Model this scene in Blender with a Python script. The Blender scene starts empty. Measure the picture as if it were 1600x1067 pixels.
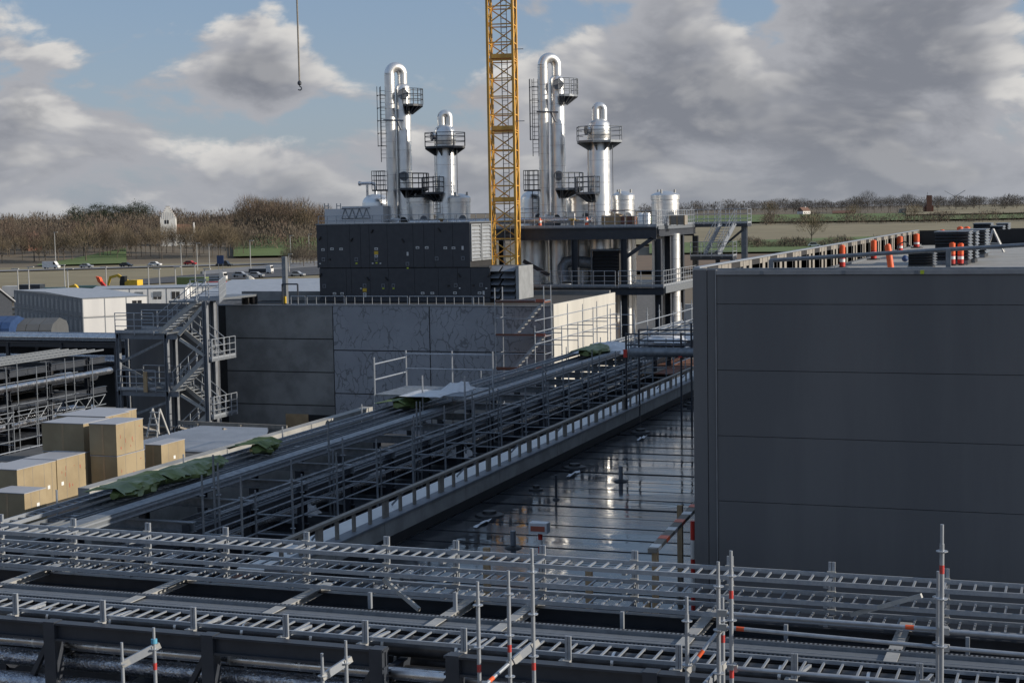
import bpy, math, random
from mathutils import Vector, Matrix
V = Vector
R = math.radians
random.seed(7)
sc = bpy.context.scene
COL = sc.collection

# ---------------------------------------------------------------- camera
FPX = 2477.0                      # focal length in pixels of the 1600 px wide photograph
PITCH, YAW, ROLL = R(4.65), R(19.78), R(1.0)
fw = V((-math.sin(YAW) * math.cos(PITCH), math.cos(YAW) * math.cos(PITCH), -math.sin(PITCH)))
rt0 = V((math.cos(YAW), math.sin(YAW), 0))
up0 = rt0.cross(fw)
rt = rt0 * math.cos(ROLL) - up0 * math.sin(ROLL)
up = up0 * math.cos(ROLL) + rt0 * math.sin(ROLL)
cd = bpy.data.cameras.new('camera')
cam = bpy.data.objects.new('camera', cd)
COL.objects.link(cam)
m3 = Matrix((rt, up, -fw)).transposed()
cam.matrix_world = m3.to_4x4()
cd.sensor_width = 36
cd.lens = FPX / 1600 * 36
cd.clip_start = 0.5
cd.clip_end = 20000
sc.camera = cam

# ---------------------------------------------------------------- light
SUN_AZ, SUN_EL = R(9), R(19.5)    # azimuth from +X towards +Y
sdir = V((math.cos(SUN_AZ) * math.cos(SUN_EL), math.sin(SUN_AZ) * math.cos(SUN_EL), math.sin(SUN_EL)))
sl = bpy.data.lights.new('sun', 'SUN')
sl.energy = 5.0
sl.angle = R(0.5)
sl.color = (1.0, 0.9, 0.76)
so = bpy.data.objects.new('sun', sl)
so.rotation_euler = sdir.to_track_quat('Z', 'Y').to_euler()
COL.objects.link(so)

world = bpy.data.worlds.new('World')
sc.world = world
world.use_nodes = True
world.cycles.sampling_method = 'MANUAL'
world.cycles.sample_map_resolution = 512
nt = world.node_tree
nt.nodes.clear()
def N(nt, t, **kw):
    n = nt.nodes.new(t)
    for k, v in kw.items():
        setattr(n, k, v)
    return n
def mth(nt, op, a, b=None, c=None, clamp=False):
    n = N(nt, 'ShaderNodeMath', operation=op, use_clamp=clamp)
    for i, x in enumerate((a, b, c)):
        if x is None:
            continue
        if isinstance(x, (int, float)):
            n.inputs[i].default_value = x
        else:
            nt.links.new(x, n.inputs[i])
    return n.outputs[0]
def mixc(nt, f, a, b):
    n = N(nt, 'ShaderNodeMix', data_type='RGBA')
    for i, x in ((0, f), (6, a), (7, b)):
        if isinstance(x, (int, float)):
            n.inputs[i].default_value = x
        elif isinstance(x, tuple):
            n.inputs[i].default_value = (*x, 1)
        else:
            nt.links.new(x, n.inputs[i])
    return n.outputs[2]
def ramp(nt, x, a, b):
    n = N(nt, 'ShaderNodeMapRange', interpolation_type='SMOOTHSTEP')
    nt.links.new(x, n.inputs[0])
    n.inputs[1].default_value = a
    n.inputs[2].default_value = b
    return n.outputs[0]

def build_sky():
    out = N(nt, 'ShaderNodeOutputWorld')
    bg = N(nt, 'ShaderNodeBackground')
    bg.inputs[1].default_value = 0.092
    sky = N(nt, 'ShaderNodeTexSky', sky_type='NISHITA')
    sky.sun_disc = False
    sky.sun_elevation = SUN_EL
    sky.sun_rotation = R(90) - SUN_AZ
    sky.air_density = 1.0
    sky.dust_density = 1.2
    sky.ozone_density = 2.0
    tc = N(nt, 'ShaderNodeTexCoord')
    # clouds live in direction space: squashed vertically so banks lie flat
    def cloud(off, detail=7, scale=9.0, rough=0.56):
        mp = N(nt, 'ShaderNodeMapping')
        nt.links.new(tc.outputs['Generated'], mp.inputs[0])
        mp.inputs['Location'].default_value = off
        mp.inputs['Scale'].default_value = (1, 1, 2.1)
        nz = N(nt, 'ShaderNodeTexNoise')
        nz.inputs['Scale'].default_value = scale
        nz.inputs['Detail'].default_value = detail
        nz.inputs['Roughness'].default_value = rough
        nz.inputs['Distortion'].default_value = 0.25
        nt.links.new(mp.outputs[0], nz.inputs['Vector'])
        return nz.outputs[0]
    o = V((3.1, 1.7, 0.35))
    n0 = cloud(o)
    n1 = cloud(o + V((0.014, 0.005, 0.022)), detail=4)
    big = cloud(V((7.7, 2.2, 1.0)), detail=1, scale=3.4)
    # cover: more cloud low over the horizon, ragged clear patches higher up
    sep = N(nt, 'ShaderNodeSeparateXYZ')
    nt.links.new(tc.outputs['Generated'], sep.inputs[0])
    low = ramp(nt, sep.outputs[2], 0.16, 0.02)
    bias = mth(nt, 'MULTIPLY_ADD', low, 0.06, mth(nt, 'MULTIPLY', ramp(nt, sep.outputs[2], 0.14, 0.40), -0.07))
    # clear holes and heavy banks that the photograph shows (direction, size, strength)
    for (px, py, rad, amt) in SKY_SPOTS:
        d = (fw + rt * ((px - 800) / FPX) - up * ((py - 533.5) / FPX)).normalized()
        dp = N(nt, 'ShaderNodeVectorMath', operation='DISTANCE')
        nt.links.new(tc.outputs['Generated'], dp.inputs[0])
        dp.inputs[1].default_value = d
        g = ramp(nt, dp.outputs['Value'], rad / FPX, 0.0)
        bias = mth(nt, 'MULTIPLY_ADD', g, amt, bias)
    dens = mth(nt, 'ADD', n0, bias)
    dens = mth(nt, 'MULTIPLY_ADD', big, 0.25, dens)
    cov = ramp(nt, dens, 0.615, 0.715)
    # light side: density falls off towards the sun
    g = mth(nt, 'SUBTRACT', n0, n1)
    lit = ramp(nt, g, -0.02, 0.13)
    thick = ramp(nt, dens, 0.70, 0.92)
    lit = mth(nt, 'MULTIPLY', lit, mth(nt, 'MULTIPLY_ADD', thick, -0.75, 1.0))
    shade = mixc(nt, thick, (4.3, 4.4, 4.75), (2.35, 2.5, 2.9))
    col = mixc(nt, lit, shade, (7.3, 7.15, 6.95))
    # a hazy veil near the horizon
    veil = ramp(nt, sep.outputs[2], 0.05, -0.01)
    skc = mixc(nt, 0.62, sky.outputs[0], mixc(nt, ramp(nt, sep.outputs[2], 0.0, 0.16), (4.0, 4.8, 6.0), (2.9, 4.1, 6.1)))
    res = mixc(nt, cov, skc, col)
    res = mixc(nt, mth(nt, 'MULTIPLY', veil, 0.5), res, (3.7, 3.95, 4.4))
    nt.links.new(res, bg.inputs[0])
    nt.links.new(bg.outputs[0], out.inputs[0])
# (photo x, photo y, radius in photo px, cover bias)
SKY_SPOTS = [(610, 30, 260, -0.15), (240, 40, 230, -0.12),  (270, 180, 120, -0.13), (480, 205, 90, -0.07), (730, 130, 100, -0.09),
             (420, 90, 130, 0.12), (130, 230, 280, 0.10), (420, 280, 260, 0.12), (1250, 220, 380, 0.17), (1450, 80, 300, 0.15),
             (1570, 190, 90, -0.12), (1165, 10, 70, -0.12), (60, 10, 90, 0.03), (1000, 130, 200, 0.12), (1000, 300, 300, 0.08), (700, 260, 160, 0.10)]
build_sky()
vs = sc.view_settings
vs.view_transform = 'Standard'
vs.look = 'None'
vs.exposure = 0.0
vs.gamma = 1.0
vs.use_curve_mapping = False
sc.cycles.max_bounces = 6
sc.cycles.caustics_reflective = False
sc.cycles.caustics_refractive = False
sc.cycles.sample_clamp_indirect = 4.0

# ---------------------------------------------------------------- pixel helpers
def ray(x, y):
    return fw + rt * ((x - 800) / FPX) - up * ((y - 533.5) / FPX)
def at(x, y, X=None, Y=None, Z=None, d=None):
    v = ray(x, y)
    t = d if d is not None else X / v.x if X is not None else Y / v.y if Y is not None else Z / v.z
    return v * t

# ---------------------------------------------------------------- materials
MATS = {}
def mat(name, c, rough=0.6, metal=0.0, c2=None, scale=2.0, bump=0.0, bscale=None, rvar=0.0, streak=False, alpha=None, spec=0.5, stretch=None):
    """Principled surface with world-space noise in colour, roughness and fine relief."""
    m = bpy.data.materials.new(name)
    m.use_nodes = True
    t = m.node_tree
    b = t.nodes['Principled BSDF']
    b.inputs['Metallic'].default_value = metal
    b.inputs['Roughness'].default_value = rough
    b.inputs['Specular IOR Level'].default_value = spec
    b.inputs['Base Color'].default_value = (*c, 1)
    geo = N(t, 'ShaderNodeNewGeometry')
    mp = N(t, 'ShaderNodeMapping')
    t.links.new(geo.outputs['Position'], mp.inputs[0])
    if streak:
        mp.inputs['Scale'].default_value = (1, 1, 0.12)
    if stretch:
        mp.inputs['Scale'].default_value = stretch
    nz = N(t, 'ShaderNodeTexNoise')
    nz.inputs['Scale'].default_value = scale
    nz.inputs['Detail'].default_value = 6
    nz.inputs['Roughness'].default_value = 0.6
    t.links.new(mp.outputs[0], nz.inputs['Vector'])
    f = ramp(t, nz.outputs[0], 0.32, 0.68)
    if c2 is None:
        c2 = tuple(x * 0.78 for x in c)
    t.links.new(mixc(t, f, c, c2), b.inputs['Base Color'])
    if rvar:
        t.links.new(mth(t, 'MULTIPLY_ADD', f, rvar, rough - rvar / 2), b.inputs['Roughness'])
    if bump:
        n2 = N(t, 'ShaderNodeTexNoise')
        n2.inputs['Scale'].default_value = bscale or scale * 6
        n2.inputs['Detail'].default_value = 4
        t.links.new(geo.outputs['Position'], n2.inputs['Vector'])
        bp = N(t, 'ShaderNodeBump')
        bp.inputs['Strength'].default_value = bump
        bp.inputs['Distance'].default_value = 0.02
        t.links.new(n2.outputs[0], bp.inputs['Height'])
        t.links.new(bp.outputs[0], b.inputs['Normal'])
    MATS[name] = m
    return m

# ---------------------------------------------------------------- mesh helpers
ORG = {}
def org(o):
    return ORG.get(o.name, V((0, 0, 0))) if o else V((0, 0, 0))
class MB:
    """collects simple solids into ONE mesh"""
    def __init__(s):
        s.v = []; s.f = []
    def add(s, vs, fs):
        n = len(s.v)
        s.v += [tuple(x) for x in vs]
        s.f += [tuple(i + n for i in f) for f in fs]
        return s
    def box(s, c, d, rz=0.0):
        c = V(c); h = V(d) / 2
        cs, sn = math.cos(rz), math.sin(rz)
        vs = []
        for z in (-h.z, h.z):
            for x, y in ((-h.x, -h.y), (h.x, -h.y), (h.x, h.y), (-h.x, h.y)):
                vs.append((c.x + x * cs - y * sn, c.y + x * sn + y * cs, c.z + z))
        return s.add(vs, [(3, 2, 1, 0), (4, 5, 6, 7), (0, 1, 5, 4), (1, 2, 6, 5), (2, 3, 7, 6), (3, 0, 4, 7)])
    def bb(s, x0, x1, y0, y1, z0, z1):
        return s.box(((x0 + x1) / 2, (y0 + y1) / 2, (z0 + z1) / 2), (abs(x1 - x0), abs(y1 - y0), abs(z1 - z0)))
    def bar(s, p0, p1, w, h, u=(0, 0, 1)):
        p0, p1 = V(p0), V(p1)
        d = (p1 - p0).normalized()
        u = V(u)
        if abs(d.dot(u)) > 0.99:
            u = V((0, 1, 0))
        a = d.cross(u).normalized() * (w / 2)
        b = a.cross(d).normalized() * (h / 2)
        vs = [p + q for p in (p0, p1) for q in (-a - b, a - b, a + b, -a + b)]
        return s.add(vs, [(3, 2, 1, 0), (4, 5, 6, 7), (0, 1, 5, 4), (1, 2, 6, 5), (2, 3, 7, 6), (3, 0, 4, 7)])
    def ibeam(s, p0, p1, w, h, t=None, u=(0, 0, 1)):
        """H section: two flanges and a web"""
        p0, p1 = V(p0), V(p1)
        d = (p1 - p0).normalized()
        u = V(u)
        if abs(d.dot(u)) > 0.99:
            u = V((0, 1, 0))
        a = d.cross(u).normalized()
        b = a.cross(d).normalized()
        t = t or h * 0.1
        s.bar(p0 + b * (h / 2 - t / 2), p1 + b * (h / 2 - t / 2), w, t, b)
        s.bar(p0 - b * (h / 2 - t / 2), p1 - b * (h / 2 - t / 2), w, t, b)
        return s.bar(p0, p1, t, h - 2 * t, b)
    def tube(s, p0, p1, r, n=8, r2=None, caps=True):
        p0, p1 = V(p0), V(p1)
        d = (p1 - p0).normalized()
        u = V((0, 0, 1)) if abs(d.z) < 0.9 else V((1, 0, 0))
        a = d.cross(u).normalized(); b = a.cross(d)
        r2 = r if r2 is None else r2
        vs = []
        for p, q in ((p0, r), (p1, r2)):
            for i in range(n):
                t = 2 * math.pi * i / n
                vs.append(p + a * (math.cos(t) * q) + b * (math.sin(t) * q))
        fs = [(i, i + n, (i + 1) % n + n, (i + 1) % n) for i in range(n)]
        if caps:
            fs += [tuple(range(n)), tuple(range(2 * n - 1, n - 1, -1))]
        return s.add(vs, fs)
    def path(s, pts, r, n=8):
        pts = [V(p) for p in pts]
        rings = []
        u = None
        for i, p in enumerate(pts):
            d = (pts[min(i + 1, len(pts) - 1)] - pts[max(i - 1, 0)]).normalized()
            if u is None:
                u = V((0, 0, 1)) if abs(d.z) < 0.9 else V((1, 0, 0))
            a = d.cross(u).normalized()
            u = a.cross(d).normalized()
            rings.append([p + a * (math.cos(2 * math.pi * k / n) * r) + u * (math.sin(2 * math.pi * k / n) * r) for k in range(n)])
        fs = []
        for i in range(len(pts) - 1):
            for k in range(n):
                k2 = (k + 1) % n
                fs.append((i * n + k, (i + 1) * n + k, (i + 1) * n + k2, i * n + k2))
        fs += [tuple(range(n)), tuple(range(len(pts) * n - 1, (len(pts) - 1) * n - 1, -1))]
        return s.add([p for r_ in rings for p in r_], fs)
    def lathe(s, c, prof, n=24):
        c = V(c)
        vs = []
        for r, z in prof:
            for k in range(n):
                t = 2 * math.pi * k / n
                vs.append((c.x + r * math.cos(t), c.y + r * math.sin(t), c.z + z))
        fs = []
        for i in range(len(prof) - 1):
            for k in range(n):
                k2 = (k + 1) % n
                fs.append((i * n + k, i * n + k2, (i + 1) * n + k2, (i + 1) * n + k))
        fs += [tuple(range(n - 1, -1, -1)), tuple(range((len(prof) - 1) * n, len(prof) * n))]
        return s.add(vs, fs)
    def prism(s, pts, ext):
        """polygon pts (3D, planar) extruded by vector ext"""
        pts = [V(p) for p in pts]; e = V(ext); n = len(pts)
        return s.add(pts + [p + e for p in pts], [tuple(range(n - 1, -1, -1)), tuple(range(n, 2 * n))] + [(i, (i + 1) % n, (i + 1) % n + n, i + n) for i in range(n)])
    def mesh(s, name, m, smooth=False, shift=None):
        me = bpy.data.meshes.new(name)
        vs = s.v if shift is None else [(x - shift[0], y - shift[1], z - shift[2]) for x, y, z in s.v]
        me.from_pydata(vs, [], s.f)
        me.materials.append(MATS[m])
        if smooth:
            for p in me.polygons:
                p.use_smooth = True
            try:
                me.set_sharp_from_angle(angle=R(40))
            except Exception:
                pass
        me.validate()
        return me
    def build(s, name, m, parent=None, smooth=False, **kw):
        """link as one object; vertices are in world space (minus the parent's origin)"""
        me = s.mesh(name, m, smooth, org(parent))
        return put(me, name, parent, None, **kw)
def put(me, name, parent=None, loc=None, rz=0.0, label=None, cat=None, group=None, kind=None, rot=None):
    o = bpy.data.objects.new(name, me)
    COL.objects.link(o)
    ORG[o.name] = org(parent).copy()
    if loc is not None:
        o.location = V(loc) - org(parent)
        ORG[o.name] = V(loc)
    if rz:
        o.rotation_euler.z = rz
    if rot:
        o.rotation_euler = rot
    if parent:
        o.parent = parent
    return tag(o, label, cat, group, kind)
def tag(o, label=None, cat=None, group=None, kind=None):
    for k, v in (('label', label), ('category', cat), ('group', group), ('kind', kind)):
        if v:
            o[k] = v
    return o
def thing(name, label, cat, loc=(0, 0, 0), group=None, rz=0.0):
    o = bpy.data.objects.new(name, None)
    COL.objects.link(o)
    o.location = loc
    o.rotation_euler.z = rz
    o.empty_display_size = 0.2
    ORG[o.name] = V(loc)
    return tag(o, label, cat, group)
def clone(root, loc, rz=0.0, label=None, group=None, scale=None):
    """copy of a thing with copies of its parts and sub-parts"""
    def cp(o, parent):
        c = o.copy()
        COL.objects.link(c)
        c.parent = parent
        for ch in list(o.children):
            cp(ch, c)
        return c
    r = cp(root, None)
    r.location = loc
    r.rotation_euler.z = rz
    if scale:
        r.scale = (scale,) * 3 if isinstance(scale, (int, float)) else scale
    return tag(r, label, None, group)
# ================================================================ palette
mat('facade', (0.140, 0.143, 0.151), 0.5, c2=(0.113, 0.116, 0.124), scale=0.9, bump=0.05, bscale=90, rvar=0.15, streak=True)
mat('facade_trim', (0.30, 0.31, 0.33), 0.4, 0.3, scale=3)
mat('seam', (0.03, 0.03, 0.033), 0.8)
mat('steel_dark', (0.030, 0.036, 0.048), 0.42, c2=(0.042, 0.048, 0.06), scale=3, bump=0.03)
mat('steel_grey', (0.20, 0.215, 0.24), 0.5, c2=(0.15, 0.165, 0.19), scale=3)
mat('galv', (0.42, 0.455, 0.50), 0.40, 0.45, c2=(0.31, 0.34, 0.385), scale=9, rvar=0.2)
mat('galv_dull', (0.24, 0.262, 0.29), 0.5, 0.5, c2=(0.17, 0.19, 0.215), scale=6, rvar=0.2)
mat('galv_pale', (0.46, 0.46, 0.45), 0.5, 0.3, c2=(0.36, 0.37, 0.37), scale=5)
mat('stainless', (0.80, 0.80, 0.79), 0.38, 0.9, c2=(0.75, 0.75, 0.75), scale=1.3, bump=0.008, bscale=2.5, rvar=0.12)
mat('cladding', (0.66, 0.67, 0.68), 0.3, 1.0, c2=(0.5, 0.5, 0.52), scale=4, bump=0.12, bscale=8, rvar=0.2)
mat('cladding_shaded', (0.10, 0.102, 0.108), 0.35, 0.7, c2=(0.06, 0.062, 0.068), scale=4, bump=0.1, bscale=8)  # cladding darkened to imitate the shade under the front ladder
mat('foil', (0.52, 0.54, 0.58), 0.26, 1.0, c2=(0.22, 0.24, 0.29), scale=9, bump=1.0, bscale=26, rvar=0.2)
mat('conc_dark', (0.275, 0.275, 0.27), 0.85, c2=(0.18, 0.18, 0.178), scale=0.7, bump=0.15, bscale=20)
mat('conc_white', (0.50, 0.49, 0.455), 0.85, c2=(0.43, 0.42, 0.39), scale=0.8, bump=0.1, bscale=20, streak=True)
mat('conc_kerb', (0.34, 0.34, 0.33), 0.85, c2=(0.25, 0.25, 0.24), scale=1.5, bump=0.25, bscale=14)
mat('conc_floor', (0.095, 0.093, 0.09), 0.8, c2=(0.055, 0.054, 0.052), scale=1.0, bump=0.2)
mat('joint', (0.035, 0.035, 0.035), 0.9)
mat('film', (0.62, 0.63, 0.65), 0.35, c2=(0.60, 0.62, 0.65), scale=4, bump=0.9, bscale=7)
mat('white', (0.78, 0.78, 0.76), 0.5, c2=(0.70, 0.70, 0.69), scale=1)
mat('offwhite', (0.62, 0.62, 0.61), 0.6, c2=(0.55, 0.55, 0.55), scale=0.6, streak=True)
mat('black', (0.014, 0.014, 0.016), 0.5)
mat('black_matt', (0.02, 0.02, 0.022), 0.85)
mat('glass', (0.02, 0.024, 0.03), 0.06)
mat('glass_far', (0.012, 0.014, 0.018), 0.25)
mat('timber', (0.42, 0.31, 0.19), 0.75, c2=(0.32, 0.23, 0.14), scale=8, bump=0.2, stretch=(6, 6, 0.6))
mat('timber_grey', (0.27, 0.25, 0.22), 0.8, c2=(0.20, 0.185, 0.165), scale=6, bump=0.2)
mat('plank', (0.20, 0.075, 0.05), 0.8, c2=(0.15, 0.085, 0.06), scale=2.5, bump=0.2)
mat('plywood', (0.45, 0.32, 0.18), 0.7, c2=(0.36, 0.25, 0.14), scale=2.2)
mat('carton', (0.33, 0.265, 0.165), 0.75, c2=(0.26, 0.205, 0.125), scale=1.2, bump=0.12, bscale=9)
mat('carton_top', (0.33, 0.34, 0.37), 0.45, c2=(0.34, 0.35, 0.38), scale=2, bump=0.3, bscale=6)
mat('print_red', (0.42, 0.12, 0.075), 0.7)
mat('tarp', (0.16, 0.21, 0.075), 0.4, c2=(0.10, 0.14, 0.045), scale=3, bump=0.6, bscale=5)
mat('orange', (0.78, 0.12, 0.03), 0.45, c2=(0.66, 0.10, 0.03), scale=5)
mat('red', (0.55, 0.035, 0.025), 0.45)
mat('yellow', (0.70, 0.46, 0.04), 0.45)
mat('lime', (0.55, 0.65, 0.04), 0.5)
mat('crane', (0.66, 0.38, 0.08), 0.5, c2=(0.54, 0.29, 0.06), scale=2.5)
mat('blue', (0.025, 0.06, 0.16), 0.5)
mat('cyan', (0.10, 0.34, 0.50), 0.5)
mat('rubber', (0.02, 0.02, 0.02), 0.8)
mat('louvre', (0.035, 0.037, 0.042), 0.45)
mat('louvre_pale', (0.34, 0.36, 0.38), 0.45, 0.3)
mat('asphalt', (0.075, 0.075, 0.08), 0.8, c2=(0.055, 0.055, 0.06), scale=0.05)
mat('asphalt_pale', (0.22, 0.22, 0.225), 0.85, c2=(0.17, 0.17, 0.17), scale=0.05)
mat('ground', (0.16, 0.125, 0.085), 0.95, c2=(0.115, 0.095, 0.065), scale=0.02)
mat('stubble', (0.24, 0.205, 0.125), 0.95, c2=(0.19, 0.16, 0.095), scale=0.03, bump=0.3, bscale=0.6)
mat('soil', (0.17, 0.115, 0.075), 0.95, c2=(0.12, 0.085, 0.055), scale=0.3, bump=0.5)
mat('grass', (0.105, 0.155, 0.04), 0.95, c2=(0.08, 0.12, 0.035), scale=0.02)
mat('grass_dull', (0.115, 0.115, 0.055), 0.95, c2=(0.09, 0.085, 0.045), scale=0.015)
mat('twig', (0.118, 0.096, 0.072), 0.95, c2=(0.078, 0.064, 0.049), scale=0.05)
mat('twig_red', (0.128, 0.092, 0.07), 0.95, c2=(0.09, 0.064, 0.05), scale=0.05)
mat('twig_pale', (0.175, 0.14, 0.088), 0.95, c2=(0.13, 0.10, 0.066), scale=0.05)
mat('twig_far', (0.085, 0.078, 0.072), 0.95, c2=(0.062, 0.058, 0.055), scale=0.02)
mat('bark', (0.12, 0.10, 0.08), 0.95)
mat('needle', (0.030, 0.042, 0.022), 0.95, c2=(0.020, 0.030, 0.016), scale=0.1)
mat('brick', (0.20, 0.10, 0.07), 0.85, c2=(0.16, 0.08, 0.06), scale=0.4)
mat('roof_tile', (0.17, 0.095, 0.07), 0.85)
mat('limewash', (0.72, 0.72, 0.70), 0.85, c2=(0.62, 0.62, 0.6), scale=0.3)
mat('gravel', (0.13, 0.125, 0.12), 0.95, c2=(0.07, 0.068, 0.065), scale=1.5, bump=0.6, bscale=9)
mat('tent', (0.09, 0.095, 0.10), 0.7, c2=(0.075, 0.08, 0.085), scale=1)
mat('corrugated', (0.46, 0.47, 0.49), 0.4, 0.4, c2=(0.38, 0.39, 0.41), scale=1.2)

def veins(name, c, dark, sc_):
    """precast face with a branching net of damp lines (a stain with a shape of its own)"""
    m = mat(name, c, 0.8, c2=tuple(x * 0.86 for x in c), scale=0.6, bump=0.1, bscale=20)
    t = m.node_tree
    b = t.nodes['Principled BSDF']
    old = b.inputs['Base Color'].links[0].from_socket
    geo = N(t, 'ShaderNodeNewGeometry')
    nz = N(t, 'ShaderNodeTexNoise')
    nz.inputs['Scale'].default_value = 1.1
    nz.inputs['Detail'].default_value = 4
    t.links.new(geo.outputs['Position'], nz.inputs['Vector'])
    ad = N(t, 'ShaderNodeMix', data_type='VECTOR')
    ad.inputs[0].default_value = 0.55
    t.links.new(geo.outputs['Position'], ad.inputs[4])
    t.links.new(nz.outputs[1], ad.inputs[5])
    mp = N(t, 'ShaderNodeMapping')
    mp.inputs['Rotation'].default_value = (0, R(38), 0)
    mp.inputs['Scale'].default_value = (1.7, 1.0, 0.75)
    t.links.new(ad.outputs[1], mp.inputs[0])
    vo = N(t, 'ShaderNodeTexVoronoi', feature='DISTANCE_TO_EDGE')
    vo.inputs['Scale'].default_value = sc_
    t.links.new(mp.outputs[0], vo.inputs['Vector'])
    br = N(t, 'ShaderNodeTexNoise')
    br.inputs['Scale'].default_value = 0.9
    t.links.new(geo.outputs['Position'], br.inputs['Vector'])
    w = mth(t, 'MULTIPLY', ramp(t, br.outputs[0], 0.36, 0.62), 0.06)
    line = mth(t, 'LESS_THAN', vo.outputs[0], w)
    t.links.new(mixc(t, mth(t, 'MULTIPLY', line, 0.68), old, dark), b.inputs['Base Color'])
veins('conc_vein', (0.33, 0.345, 0.38), (0.13, 0.135, 0.145), 3.3)
def wet_membrane():
    m = mat('membrane', (0.040, 0.044, 0.052), 0.2, c2=(0.022, 0.025, 0.030), scale=0.7, rvar=0.0)
    t = m.node_tree
    b = t.nodes['Principled BSDF']
    geo = N(t, 'ShaderNodeNewGeometry')
    mp = N(t, 'ShaderNodeMapping')
    mp.inputs['Scale'].default_value = (0.45, 1.0, 1)
    t.links.new(geo.outputs['Position'], mp.inputs[0])
    nz = N(t, 'ShaderNodeTexNoise')
    nz.inputs['Scale'].default_value = 0.9
    nz.inputs['Detail'].default_value = 5
    t.links.new(mp.outputs[0], nz.inputs['Vector'])
    wet = ramp(t, nz.outputs[0], 0.40, 0.62)
    t.links.new(mth(t, 'MULTIPLY_ADD', wet, -0.13, 0.17), b.inputs['Roughness'])
    n2 = N(t, 'ShaderNodeTexNoise')
    n2.inputs['Scale'].default_value = 1.6
    n2.inputs['Detail'].default_value = 5
    t.links.new(mp.outputs[0], n2.inputs['Vector'])
    bp = N(t, 'ShaderNodeBump')
    bp.inputs['Strength'].default_value = 0.13
    bp.inputs['Distance'].default_value = 0.08
    t.links.new(n2.outputs[0], bp.inputs['Height'])
    t.links.new(bp.outputs[0], b.inputs['Normal'])
    b.inputs['Specular IOR Level'].default_value = 0.7
wet_membrane()

# ================================================================ ground and terrain
def sstep(a, b, x):
    t = min(1, max(0, (x - a) / (b - a)))
    return t * t * (3 - 2 * t)
def az_of(x, y):
    return math.degrees(math.atan2(x, y)) + math.degrees(YAW)      # degrees right of the optical axis
GZ = -17.0
def terrain(x, y):
    r = math.hypot(x, y)
    if y < 1:
        return GZ
    a = az_of(x, y)
    left = sstep(-3.5, -9, a)
    h = left * (9 * sstep(600, 860, r) + 9 * sstep(820, 1300, r) * (0.75 + 0.25 * math.sin(a * 0.9 + 1)))
    h += (1 - left) * (11 * sstep(800, 2100, r) + 5 * sstep(1500, 2600, r) * sstep(4, 10, a))
    return GZ + h + 0.5 * math.sin(x * 0.012) * sstep(500, 900, r)
def polar_sheet(name, m, a0, a1, r0, r1, na, nr, lift=0.0, edge=None, **kw):
    """a piece of ground between two bearings and two distances, following the terrain"""
    mb = MB()
    vs = []; fs = []
    for j in range(nr + 1):
        for i in range(na + 1):
            a = a0 + (a1 - a0) * i / na
            f = j / nr
            ra, rb = r0, r1
            if edge:
                ra, rb = edge(a)
            r = ra + (rb - ra) * f
            th = R(a) - YAW
            x, y = r * math.sin(th), r * math.cos(th)
            vs.append((x, y, terrain(x, y) + lift))
    for j in range(nr):
        for i in range(na):
            k = j * (na + 1) + i
            fs.append((k, k + 1, k + na + 2, k + na + 1))
    mb.add(vs, fs)
    return mb.build(name, m, smooth=True, **kw)
def make_ground():
    vs = []; fs = []
    xs = [-9000, -6000, -4000, -2600, -1900] + list(range(-1500, 1501, 60)) + [1900, 2600, 4000, 6000, 9000]
    ys = [-3000, -800, -200] + list(range(0, 3001, 60)) + [3600, 4500, 6000, 9000, 14000]
    for y in ys:
        for x in xs:
            vs.append((x, y, terrain(x, y)))
    n = len(xs)
    for j in range(len(ys) - 1):
        for i in range(n - 1):
            k = j * n + i
            fs.append((k, k + 1, k + n + 1, k + n))
    MB().add(vs, fs).build('ground', 'ground', smooth=True, kind='structure')
make_ground()
def r_at(py, az, z=GZ):
    """ground distance seen at image row py on bearing az"""
    px = 800 + FPX * math.tan(R(az))
    v = ray(px, py)
    return math.hypot(v.x, v.y) * z / v.z
# left: dry grass strip, road, green slope, ploughed strips on the right
polar_sheet('dry_grass_field', 'stubble', -26, 2, 360, 600, 30, 6, 0.25, kind='structure')
polar_sheet('country_road', 'asphalt_pale', -26, -5, 560, 572, 30, 1, 0.6, edge=lambda a: (548 + 0.9 * (a + 18), 562 + 0.9 * (a + 18)), kind='structure')
polar_sheet('green_slope', 'grass', -16.6, -13.6, 596, 700, 10, 6, 0.9, edge=lambda a: (598, 610 + 34 * (a + 16.6)), kind='structure')
polar_sheet('green_meadow', 'grass', -9.9, -6.4, 640, 790, 10, 6, 0.9, kind='structure')
polar_sheet('access_road', 'asphalt', -13.5, -6, 395, 430, 12, 1, 0.45, edge=lambda a: (415 + (a + 13) * 6, 452 + (a + 13) * 14), kind='structure')
polar_sheet('site_road', 'asphalt_pale', -11, -6, 470, 500, 12, 1, 0.5, edge=lambda a: (472 + (a + 11) * 12, 505 + (a + 11) * 20), kind='structure')
polar_sheet('site_yard', 'gravel', -24, 6, 60, 330, 20, 8, 0.15, kind='structure')
polar_sheet('stubble_field', 'stubble', 4, 22, 620, 1050, 20, 8, 1.0, edge=lambda a: (760, 1300), kind='structure')
polar_sheet('winter_wheat_field', 'grass', 5, 22, 560, 800, 20, 8, 1.6, edge=lambda a: (570, 745 + 14 * (a - 5)), kind='structure')
polar_sheet('ploughed_field', 'soil', 4, 12, 420, 560, 14, 5, 1.2, kind='structure')
polar_sheet('far_meadow', 'grass', 4, 24, 1330, 1650, 20, 8, 1.8, kind='structure')
polar_sheet('far_stubble_field', 'stubble', 14, 24, 1500, 2050, 20, 6, 3.0, kind='structure')
# concrete floor of the site under the racks
MB().bb(-70, 12, 8, 79, -12.4, -12.0).build('site_floor', 'conc_floor', kind='structure')

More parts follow.
